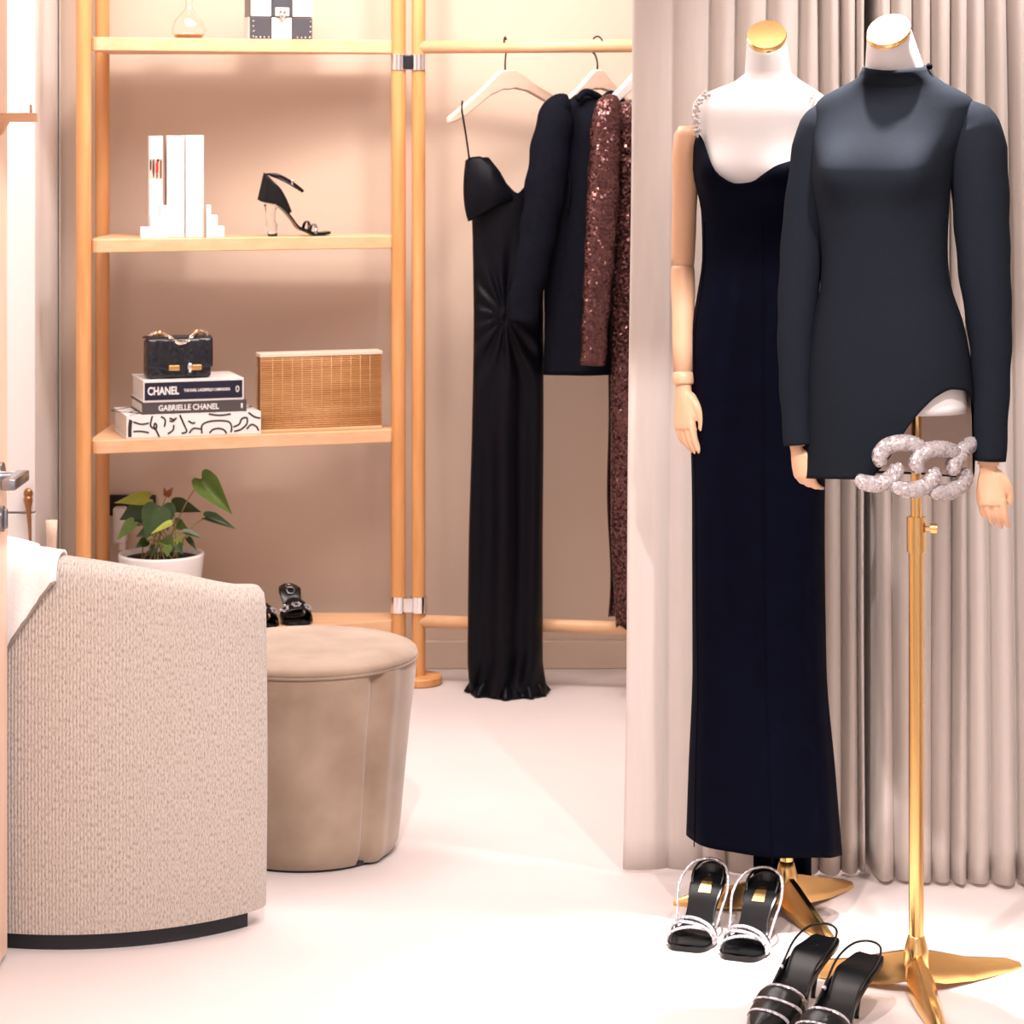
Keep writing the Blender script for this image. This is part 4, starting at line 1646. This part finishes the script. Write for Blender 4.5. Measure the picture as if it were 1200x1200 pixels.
mk('heel_counter', grid(counter, 28, 10), M['leather'], cs, solid=0.002)
pts = [(0.014, 0.0, 0.170), (0.026, -0.022, 0.172), (0.05, -0.028, 0.166), (0.085, -0.018, 0.148), (0.115, -0.003, 0.128), (0.121, 0.002, 0.122)]
mk('ankle_strap', flat_tube(spline(pts, 6), 0.0050, 0.5), M['leather'], cs)
mk('ankle_strap', flat_tube(spline([(p[0], -p[1], p[2] - 0.002) for p in pts[:5]], 6), 0.0042, 0.5), M['leather'], cs)
mk('buckle', rbox(0.083, 0.090, -0.024, -0.018, 0.142, 0.156, 0.002), M['chrome'], cs, smooth=False)
for tt, hh in ((0.66, 0.026), (0.76, 0.026)):
    mk('toe_strap', s.strap(tt, hh, 0.004, 0.0045, 0.4), M['leather'] if tt < 0.7 else M['grey_metal'], cs)


# --- crystal mules
def mule(px, inset, ang, label):
    p = shelf_front(px, SHZ[3], inset)
    L = 0.15
    t = thing('crystal_mule', label, 'shoe', p + Vector((0, 0, 0.0005)), math.radians(ang), 'black crystal mules on the bottom shelf')
    s = Shoe(L, 0.085, 'square', 1.1)
    mk('sole', s.sole(0.012), M['leather'], t, auto=60)
    mk('heel', s.heel(0.09, 0.14, 0.016, 0.008), M['leather'], t)

    def vamp(u, v):
        tt = 0.56 + 0.30 * v
        a = PI * u
        w_ = s.ww(tt) * 1.06
        return (tt * L, -w_ * cos(a), s.zz(tt) - 0.004 + 0.050 * (1 - 0.25 * v) * sin(a) ** 0.6)
    va = mk('vamp', grid(vamp, 20, 8), M['leather'], t, solid=0.003)
    for u_ in (0.24, 0.50, 0.76):
        c = Vector(vamp(u_, 0.55))
        nrm_ = Vector((0.5, -cos(PI * u_) * 0.8, sin(PI * u_) + 0.2)).normalized()
        q = nrm_.to_track_quat('Z', 'Y').to_matrix().to_4x4()
        Mx = Matrix.Translation(c + nrm_ * 0.003) @ q
        fl = []
        for k in range(6):
            a = 2 * PI * k / 6
            fl.append(xf(tube([(0.0095 * cos(a) + 0.0035 * cos(b), 0.0095 * sin(a) + 0.0035 * sin(b), 0.001) for b in [2 * PI * j / 10 for j in range(10)]], 0.0012, 6, cyc=True), Mx))
        mk('crystal_flower', join(*fl), M['crystal_fine'], va, label='crystal flower')
    for tt in (0.13, 0.26):
        mk('insole_ring', tube([(tt * L + 0.009 * cos(a), 0.011 * sin(a), s.zz(tt + 0.009 * cos(a) / L) + 0.003) for a in [2 * PI * k / 20 for k in range(20)]], 0.0018, 6, cyc=True), M['grey_metal'], t)
    return t


mule(351, 0.150, -72, 'black mule with crystal flowers in full view on the bottom shelf')
mule(304, 0.125, -66, 'black mule with crystal flowers half hidden by the tweed armchair')

# ================================================================== things on the shelves
ANG = math.atan2(d.y, d.x)
# --- books lying with bag on top


def lying_book(px0, px1, z0, hgt, dep, inset, label, cover, spine=None, rot=None, name='book'):
    a = shelf_front(px0, 0, inset)
    b = shelf_front(px1, 0, inset)
    L = (b - a).length
    r = ANG if rot is None else rot
    t = thing(name, label, 'book', (a.x, a.y, z0), r)
    th = 0.003
    mk('cover', join(rbox(0, L, 0, dep, 0, th, 0.0008), rbox(0, L, 0, dep, hgt - th, hgt, 0.0008), rbox(0, L, 0, th, 0, hgt, 0.0012)), cover, t, smooth=False)
    mk('pages', box(0.004, L - 0.004, th, dep - 0.004, th, hgt - th), M['paper'] if name != 'book_white' else M['white'], t, smooth=False)
    return t, L


ZS3 = SHZ[2] + 0.0185
h3, h2, h1 = 0.062, 0.031, 0.060
bk3, L3 = lying_book(149, 307, ZS3, h3, 0.22, 0.012, 'thick white book patterned with black line drawing, bottom of the pile', M['book_white'])
bk2, L2 = lying_book(168, 291, ZS3 + h3 + 0.0005, h2, 0.19, 0.022, 'slim grey book with white spine lettering, middle of the pile', M['book_grey'])
bk1, L1 = lying_book(170, 288, ZS3 + h3 + h2 + 0.001, h1, 0.20, 0.026, 'white book with a black spine panel, under the black handbag', M['book_white'])
RX = Matrix.Rotation(PI / 2, 4, 'X')
sp = mk('spine_panel', box(0.003, L1 - 0.004, -0.0006, 0.0, 0.006, h1 - 0.006), M['book_black'], bk1, smooth=False)
text_mesh('CHANEL', 0.0295, M['book_white'], sp, Matrix.Translation((L1 * 0.04, -0.0012, h1 * 0.5)) @ RX, offset=0.0009, fit=L1 * 0.31)
text_mesh('THE KARL LAGERFELD CAMPAIGNS', 0.0108, M['book_white'], sp, Matrix.Translation((L1 * 0.40, -0.0012, h1 * 0.5)) @ RX, offset=0.0003, fit=L1 * 0.46)
mk('publisher_mark', tube([(L1 - 0.018 + 0.004 * cos(a), -0.0012, h1 * 0.5 + 0.0075 * sin(a)) for a in [2 * PI * k / 16 for k in range(16)]], 0.0013, 6, cyc=True), M['book_white'], sp)
text_mesh('GABRIELLE CHANEL', 0.0215, M['book_white'], bk2, Matrix.Translation((L2 * 0.155, -0.0010, h2 * 0.5)) @ RX, offset=0.0005, fit=L2 * 0.575)
mk('publisher_mark', rbox(L2 - 0.016, L2 - 0.011, -0.0012, -0.0002, h2 * 0.3, h2 * 0.72, 0.0003), M['book_white'], bk2, smooth=False)
# line drawing (free loops and strokes) on the thick book's spine and cover
sc_ = L3 / 158.0      # metres per target pixel along the spine


def stroke(pts, w_=0.0022):
    """pts in spine pixels (x from 0..158, y from 0 bottom..h) """
    return [(p[0] * sc_, -0.0004, p[1] * h3 / 26.0) for p in pts]


ST = [[(3, 2), (3, 13), (4, 22)], [(5, 2), (5, 12), (6, 21)], [(8, 19), (17, 16), (26, 17)], [(8, 8), (17, 8), (26, 6)], [(30, 25), (28, 14), (34, 9), (38, 1)], [(33, 17), (35, 14), (34, 10), (32, 13), (33, 17)],
      [(40, 24), (45, 20), (44, 12)], [(50, 22), (55, 20), (58, 22), (54, 18), (50, 19)], [(48, 4), (54, 8), (55, 14)], [(62, 25), (66, 16), (70, 6), (64, 4)], [(72, 18), (77, 15), (80, 16)],
      [(73, 4), (78, 9), (87, 8)], [(88, 3), (88, 12), (95, 16), (108, 17), (120, 15), (123, 8), (122, 3)], [(97, 3), (101, 7), (108, 8), (114, 6), (117, 2)], [(125, 9), (132, 12), (135, 18), (141, 19), (141, 12), (134, 6), (126, 4)],
      [(141, 6), (146, 11), (152, 9), (155, 4)], [(96, 25), (108, 23), (122, 24)], [(143, 25), (150, 20), (157, 18)]]
mk('printed_drawing', join(*[tube(spline(stroke(p), 5), 0.0028, 6, up=(0, 1, 0), flat=0.25) for p in ST]), M['ink'], bk3)
ST2 = []
for i in range(9):
    x0 = 0.01 + i * L3 / 9
    ST2.append(tube(spline([(x0 + 0.03 * sin(i * 2 + k * 1.3), 0.01 + k * 0.033, h3 + 0.0003) for k in range(7)], 5), 0.0028, 6, up=(0, 0, 1), flat=0.25))
mk('printed_drawing', join(*[x for x in ST2]), M['ink'], bk3)

# --- black handbag on the books
bgp = shelf_front(176, 0, 0.045)
bge = shelf_front(253, 0, 0.045)
BL = (bge - bgp).length
bag = thing('handbag', 'small black croc handbag with a chain handle on the pile of books', 'handbag', (bgp.x, bgp.y, ZS3 + h3 + h2 + h1 + 0.0015), ANG)
bh = 0.112
mk('body', rbox(0.002, BL - 0.002, 0.006, 0.080, 0.0, bh - 0.006, 0.010, 3), M['croc'], bag)


def flap(u, v):
    x = BL * u
    s_ = v
    if s_ < 0.4:
        y = 0.078 - s_ / 0.4 * 0.076
        z = bh - 0.004 + 0.006 * sin(PI * s_ / 0.4)
    else:
        y = 0.001 - 0.002 * sin(PI * (s_ - 0.4) / 0.6)
        z = bh - 0.004 - (s_ - 0.4) / 0.6 * (bh - 0.03) * (1.0 - 0.06 * cos(2 * PI * u))
    return (x, y, z)


mk('flap', grid(flap, 20, 24), M['croc'], bag, solid=0.004)
for x0, w_ in ((BL * 0.40, 0.030), (BL * 0.74, 0.030)):
    cl = mk('clasp_plate', rbox(x0 - w_ / 2, x0 + w_ / 2, -0.010, -0.004, 0.023, 0.038, 0.002), M['gold'], bag, smooth=False, label='gold clasp')
mk('turn_lock', join(sphere((BL * 0.64, -0.011, 0.034), 0.008, 0.006, 0.010), sphere((BL * 0.64, -0.011, 0.022), 0.005)), M['chrome'], bag)
hand_pts = spline([(0.010, 0.04, bh - 0.002), (0.022, 0.036, bh + 0.010), (0.040, 0.03, bh + 0.012), (0.062, 0.010, bh + 0.002), (0.08, 0.0, bh - 0.012), (BL * 0.5, -0.002, bh - 0.016), (BL - 0.07, 0.0, bh - 0.010), (BL - 0.05, 0.014, bh + 0.008), (BL - 0.032, 0.03, bh + 0.014), (BL - 0.014, 0.038, bh + 0.010), (BL - 0.006, 0.04, bh)], 4)
chl = []
for i in range(len(hand_pts) - 1):
    c = (hand_pts[i] + hand_pts[i + 1]) / 2
    tv = (hand_pts[i + 1] - hand_pts[i]).normalized()
    q = tv.to_track_quat('X', 'Z').to_matrix().to_4x4()
    Mx = Matrix.Translation(c) @ q @ Matrix.Rotation(PI / 2 * (i % 2) + 0.6, 4, 'X')
    chl.append(xf(tube([(0.0052 * cos(a), 0.0038 * sin(a), 0) for a in [2 * PI * k / 10 for k in range(10)]], 0.0016, 6, cyc=True), Mx))
mk('chain_handle', join(*chl), mat('pale_gold', (0.86, 0.72, 0.58), 0.2, 1.0), bag, label='pale gold chain handle')
for x0 in (0.038, BL - 0.040):
    mk('chain_stud', sphere((x0, 0.024, bh + 0.012), 0.0075, 0.006, 0.008), M['gold'], bag)

# --- bamboo box
bp0 = shelf_front(307.5, 0, 0.026)
bp1 = shelf_front(450.5, 0, 0.026)
LB = (bp1 - bp0).length
HB = 0.218
bam = thing('bamboo_box', 'rectangular bamboo slat box standing beside the pile of books', 'box', (bp0.x, bp0.y, ZS3), ANG)
DB = 0.055
mk('core', box(0.004, LB - 0.004, 0.004, DB - 0.004, 0.004, HB - 0.008), M['brown'], bam, smooth=False)
NS = 33
sl = []
for i in range(NS):
    z = 0.010 + (HB - 0.022) * i / NS
    hh = (HB - 0.022) / NS
    for yy in (0.0022, DB - 0.0022):
        sl.append(tube([(0.0, yy, z + hh / 2), (LB, yy, z + hh / 2)], hh * 0.43, 8))
so = mk('slats', join(*sl), M['bamboo'], bam)
so['kind'] = 'stuff'
mk('top_edge', rbox(-0.001, LB + 0.001, -0.002, DB + 0.002, HB - 0.011, HB, 0.002), M['pale_wood'], bam, smooth=False)
mk('bottom_edge', rbox(0, LB, -0.0015, DB, 0.0, 0.009, 0.002), M['oakx'], bam, smooth=False)
for i in range(11):
    x = LB * (0.10 + 0.8 * i / 10)
    mk('thread', tube([(x, -0.0006, 0.01), (x, -0.0006, HB - 0.012)], 0.0007, 5), M['oakx'], bam)

# --- second shelf: bookends and three books
ZS2 = SHZ[1] + 0.0185


def upright_book(px0, px1, inset, dep, hgt, label, rot=ANG * 0.55, cover=None):
    a = shelf_front(px0, 0, inset)
    b = shelf_front(px1, 0, inset)
    w_ = (b.x - a.x) / cos(rot)
    t = thing('book', label, 'book', (a.x, a.y, ZS2), rot)
    th = 0.0025
    c = cover or M['book_white']
    mk('cover', join(rbox(0, th, 0, dep, 0, hgt, 0.0007), rbox(w_ - th, w_, 0, dep, 0, hgt, 0.0007), rbox(0, w_, 0, th, 0, hgt, 0.001)), c, t, smooth=False)
    mk('pages', box(th, w_ - th, th, dep - 0.003, 0.003, hgt - 0.003), M['paper'], t, smooth=False)
    return t, w_


ba, wa = upright_book(179.3, 196, 0.062, 0.13, 0.277, 'upright cream book with a small red photograph on its spine')
pic = mk('spine_picture', box(0.001, wa - 0.001, -0.0006, 0, 0.160, 0.216), M['pale_wood'], ba, smooth=False)
for (x0, x1, z0_, z1_, mm) in ((0.002, 0.007, 0.184, 0.214, 'ink'), (0.009, 0.016, 0.176, 0.215, 'brown'), (0.011, 0.015, 0.165, 0.20, 'ink'), (0.0185, 0.0265, 0.175, 0.209, 'red'), (0.020, 0.030, 0.207, 0.2155, 'ink'), (0.030, 0.036, 0.162, 0.214, 'brown'), (0.020, 0.025, 0.162, 0.180, 'brown')):
    k = wa / 0.039
    mk('printed_figure', ext([(x0 * k, z0_), ((x0 + x1) / 2 * k, z0_ - 0.003), (x1 * k, z0_ + 0.004), (x1 * k, z1_ - 0.004), ((x0 + x1) / 2 * k, z1_), (x0 * k, z1_ - 0.006)], -0.0011, -0.0005), M[mm], pic, smooth=False)
mk('spine_box', box(0.003, wa - 0.002, -0.0006, 0, 0.085, 0.158), M['paper'], ba, smooth=False)
text_mesh('D.', 0.016, M['paper'], ba, Matrix.Translation((0.010, -0.0008, 0.245)) @ RX)
upright_book(199, 220.5, 0.046, 0.14, 0.278, 'upright plain white book between the other two on the shelf')
upright_book(221, 243, 0.046, 0.14, 0.279, 'upright plain white book leaning on the right stepped bookend')


def bookend(px, inset, flip, label, rot=ANG * 0.55, w_=0.0165):
    a = shelf_front(px, 0, inset)
    t = thing('bookend', label, 'bookend', (a.x, a.y, ZS2), rot)
    k = -1 if flip else 1
    poly = [(0, 0), (0, 0.088), (w_ * 0.75, 0.088), (w_ * 0.75, 0.060), (w_ * 1.85, 0.060), (w_ * 1.85, 0.030), (w_ * 2.95, 0.030), (w_ * 2.95, 0)]
    mk('steps', ext([(k * x, z) for x, z in poly], 0, 0.055), M['white'], t, smooth=False, bevel=0.001)
    return t


bookend(196.5, 0.004, True, 'white stepped bookend in front of the cream book', w_=0.0245)
bookend(243.6, 0.020, False, 'white stepped bookend beside the plain white books')

# --- top shelf: glass bulb and chequered bag
ZS1 = SHZ[0] + 0.0185
vp = shelf_front(227, 0, 0.07)
gb = thing('glass_bottle', 'clear round glass bottle with amber sediment on the top shelf', 'bottle', (vp.x, vp.y, ZS1 + 0.0005))
outer = [(0.020, 0.0), (0.038, 0.002), (0.0455, 0.014), (0.0455, 0.030), (0.038, 0.052), (0.024, 0.068), (0.011, 0.080), (0.009, 0.100), (0.012, 0.110), (0.026, 0.130), (0.036, 0.155), (0.040, 0.180), (0.036, 0.196), (0.018, 0.202)]
inner = [(max(0.003, r - 0.0022), z + (0.003 if i == 0 else 0)) for i, (r, z) in enumerate(outer)][::-1]
mk('glass', loft([[(r * cos(2 * PI * k / 32), r * sin(2 * PI * k / 32), z) for k in range(32)] for r, z in outer]), M['glass'], gb, solid=0.0014, offset=-1)
mk('sediment', lathe([(0.002, 0.003), (0.034, 0.0035), (0.039, 0.007), (0.041, 0.0115), (0.010, 0.012), (0.002, 0.012)], 28), M['amber'], gb)

cp0 = shelf_front(298, 0, 0.05)
cp1 = shelf_front(371, 0, 0.05)
LC = (cp1 - cp0).length
cbag = thing('chequered_handbag', 'white and slate chequered leather handbag with silver clasp on the top shelf', 'handbag', (cp0.x, cp0.y, ZS1), ANG)
HC = 0.155
mk('body', rbox(0, LC, 0.004, 0.085, 0, HC, 0.006, 2), M['grey_leather'], cbag, smooth=False)
cw = LC / 3
for r_ in range(3):
    for c_ in range(3):
        z0_ = (0.0, 0.062, 0.124)[r_] + 0.001
        z1_ = (0.061, 0.123, 0.153)[r_]
        mm = M['silver_leather'] if (r_ + c_) % 2 == 1 else M['grey_leather']
        pn = mk('panel', rbox(cw * c_ + 0.0008, cw * (c_ + 1) - 0.0008, -0.004 - 0.003 * (r_ > 0), 0.006, z0_, z1_, 0.002), mm, cbag, smooth=False)
        if r_ == 0 and c_ != 1:
            stl = []
            xx = cw * 0.12 if c_ == 0 else cw * 2.88
            for k in range(4):
                stl.append(sphere((xx, -0.005, 0.008 + k * 0.014), 0.0024, n=8, m=5))
                stl.append(sphere((cw * c_ + cw * (0.25 + 0.2 * k), -0.005, 0.006), 0.0024, n=8, m=5))
            mk('studs', join(*stl), M['chrome'], pn)
mk('side_panel', rbox(-0.003, 0.001, 0.012, 0.078, 0.0, 0.062, 0.001), M['silver_leather'], cbag, smooth=False)
tab = mk('clasp_tab', ext([(cw * 1.16, 0.064), (cw * 1.84, 0.064), (cw * 1.84, 0.088), (cw * 1.16, 0.088)], -0.011, -0.007), M['silver_leather'], cbag, smooth=False, bevel=0.002)
mk('clasp_emblem', join(tube(spline([(cw * 1.5, -0.014, 0.052), (cw * 1.36, -0.014, 0.070), (cw * 1.40, -0.014, 0.082), (cw * 1.5, -0.014, 0.070), (cw * 1.60, -0.014, 0.082), (cw * 1.64, -0.014, 0.070), (cw * 1.5, -0.014, 0.052)], 5), 0.0026, 8), sphere((cw * 1.5, -0.013, 0.066), 0.007, 0.004, 0.008)), M['chrome'], tab, label='silver heart clasp')
mk('handle', tube(spline([(0.02, 0.045, HC - 0.002), (0.03, 0.045, HC + 0.04), (LC / 2, 0.045, HC + 0.06), (LC - 0.03, 0.045, HC + 0.04), (LC - 0.02, 0.045, HC - 0.002)], 6), 0.005, 8), M['grey_leather'], cbag)

# --- potted plant
PY = 6.93
pc = Vector((PX(189, PY), PY, SHZ[3] + 0.0185))
pl = thing('potted_plant', 'leafy green plant in a white ceramic pot on the bottom shelf', 'plant', pc)
zr = (EYE - (648 - 150) / F * PY) - pc.z
mk('pot', lathe([(0.085, 0.0), (0.095, 0.006), (0.104, zr * 0.4), (0.114, zr * 0.8), (0.118, zr - 0.006), (0.117, zr), (0.108, zr), (0.106, zr - 0.02), (0.10, zr - 0.03)], 48), M['pot'], pl)
mk('saucer', lathe([(0.10, 0.0005), (0.122, 0.004), (0.126, 0.018), (0.120, 0.018), (0.10, 0.008)], 48), M['pot'], pl)
mk('soil', lathe([(0.002, zr - 0.012), (0.06, zr - 0.010), (0.104, zr - 0.014)], 32), M['soil'], pl)


def leaf(base, tip, w_, nrm_, fold=0.25, droop=0.1):
    base, tip = Vector(base), Vector(tip)
    ax = tip - base
    Ln = ax.length
    ax.normalize()
    nn = Vector(nrm_)
    nn = (nn - ax * nn.dot(ax)).normalized()
    sd = ax.cross(nn)
    prof = [(-0.10, 0.0), (-0.16, 0.55), (-0.05, 0.92), (0.12, 1.0), (0.32, 0.90), (0.55, 0.64), (0.78, 0.30), (1.0, 0.0)]
    V, Fc = [], []
    ts_ = [0.0, 0.02, 0.08, 0.18, 0.34, 0.55, 0.78, 1.0]
    wsv = [0.35, 0.75, 0.95, 1.0, 0.88, 0.62, 0.30, 0.0]
    back = [-0.13, -0.12, -0.02, 0.06, 0.0, 0, 0, 0]
    m = 5
    for i, t in enumerate(ts_):
        for k in range(m):
            q = k / (m - 1) * 2 - 1
            a = t * Ln + (back[i] * Ln * abs(q))
            V.append(base + ax * a + sd * (q * wsv[i] * w_ / 2) + nn * (abs(q) * wsv[i] * w_ / 2 * fold - droop * Ln * t * t))
    for i in range(len(ts_) - 1):
        for k in range(m - 1):
            Fc.append((i * m + k, i * m + k + 1, (i + 1) * m + k + 1, (i + 1) * m + k))
    return V, Fc


LV = [  # base px, tip px, width px, depth offset base, tip, normal, material
    ((237, 562), (272, 603), 30, -0.03, -0.06, (-0.15, -0.85, 0.45), 'leaf_mid', 1.1),
    ((241, 607), (278, 619), 17, -0.02, -0.02, (0.2, -0.6, 0.8), 'leaf_dark', 0.6),
    ((174, 584), (134, 588), 21, -0.03, -0.06, (0.0, -0.7, 0.65), 'leaf_light', 0.2),
    ((172, 592), (139, 609), 30, 0.0, 0.01, (0, -0.9, 0.4), 'leaf_dark', 0.2),
    ((186, 596), (170, 632), 36, -0.08, -0.11, (0.1, -1, 0.15), 'leaf_dark', 0.15),
    ((190, 594), (197, 622), 30, -0.06, -0.075, (0.3, -1, 0.2), 'leaf_dark', 0.2),
    ((203, 592), (236, 599), 22, 0.01, 0.0, (-0.1, -0.7, 0.7), 'leaf_dark', 0.3),
    ((200, 613), (176, 625), 11, -0.11, -0.125, (0.1, -0.5, 0.9), 'leaf_light', 0.2),
    ((157, 612), (136, 633), 17, -0.06, -0.08, (-0.3, -0.8, 0.4), 'leaf_mid', 0.3),
    ((178, 620), (159, 629), 15, -0.07, -0.08, (0, -0.9, 0.4), 'leaf_dark', 0.2),
    ((216, 624), (241, 631), 11, -0.05, -0.05, (0, -0.5, 0.9), 'leaf_dark', 0.4),
    ((220, 631), (231, 645), 8, -0.04, -0.05, (0.4, -0.7, 0.4), 'leaf_dark', 0.3),
    ((194, 642), (202, 625), 20, -0.06, -0.07, (0, -1, 0.2), 'leaf_mid', 0.15),
    ((207, 640), (215, 626), 14, -0.04, -0.03, (0, -1, 0.2), 'leaf_light', 0.2),
    ((172, 634), (158, 642), 13, -0.05, -0.07, (0, -0.9, 0.4), 'leaf_dark', 0.2),
    ((196, 640), (196, 653), 12, -0.09, -0.10, (0, -1, 0.2), 'leaf_mid', 0.2),
    ((208, 638), (214, 650), 10, -0.07, -0.08, (0.1, -1, 0.2), 'leaf_dark', 0.2),
    ((182, 640), (176, 652), 10, -0.07, -0.08, (0.1, -1, 0.2), 'leaf_dark', 0.2),
    ((205, 612), (222, 622), 14, 0.02, 0.03, (0.1, -0.8, 0.5), 'leaf_mid', 0.2),
    ((166, 606), (148, 618), 18, 0.0, 0.0, (0.0, -0.9, 0.4), 'leaf_dark', 0.2),
]
for i, (b_, t_, w_, db, dt, nn, mm, fo) in enumerate(LV):
    B = P(b_[0], b_[1], PY + db)
    T_ = P(t_[0], t_[1], PY + dt)
    lf = mk('leaf', leaf(B, T_, w_ * PY / F, nn, fo, 0.06), M[mm], pl, world=True, sub=1)
    foot_ = Vector((pc.x + 0.05 * sin(i * 2.4), pc.y - 0.03 + 0.04 * cos(i * 2.4), pc.z + zr - 0.012))
    mid_ = foot_.lerp(B, 0.6) + Vector((0, 0, 0.02))
    mk('stem', tube(spline([foot_, mid_, B], 5), 0.0018, 6), M['stem'], pl, world=True)
bd = P(196, 578, PY - 0.02)
mk('stem', tube(spline([pc + Vector((0, -0.02, zr - 0.012)), P(188, 605, PY - 0.02), bd], 5), 0.0018, 6), M['stem'], pl, world=True)
mk('bud', join(leaf(bd + Vector((0, 0, -0.004)), P(192, 571, PY - 0.02), 0.016, (-0.6, -0.8, 0), 0.6, 0), leaf(bd + Vector((0, 0, -0.004)), P(203, 571, PY - 0.03), 0.018, (0.3, -0.9, 0.2), 0.6, 0)), M['bud'], pl, world=True, solid=0.002)

# --- wall socket with plug and cable
so_ = thing('wall_socket', 'black wall socket plate behind the plant', 'socket', P(155, 592, YB - 0.004))
mk('plate', rbox(-0.068, 0.068, -0.006, 0.003, -0.030, 0.030, 0.003), M['dark_metal'], so_, smooth=False)
pg = thing('plug_adapter', 'white plug adapter with cable in the black wall socket', 'plug', P(141, 615, YB - 0.03))
mk('adapter', rbox(-0.018, 0.018, -0.028, 0.018, -0.050, 0.052, 0.006), M['white'], pg, smooth=False)
mk('plug', rbox(-0.002, 0.016, -0.02, 0.005, -0.072, -0.048, 0.003), M['white'], pg, smooth=False)
mk('cable', tube(spline([(0.006, -0.008, -0.070), (0.004, -0.008, -0.11), (-0.012, -0.006, -0.18), (-0.02, 0.0, -0.26), (-0.02, 0.01, -0.36)], 6), 0.0028, 8), M['white'], pg)

# the photograph's sharp plane lies at the mannequins; the rear shelf is a touch softer
cam_d.dof.use_dof = True
cam_d.dof.focus_distance = 4.75
cam_d.dof.aperture_fstop = 11
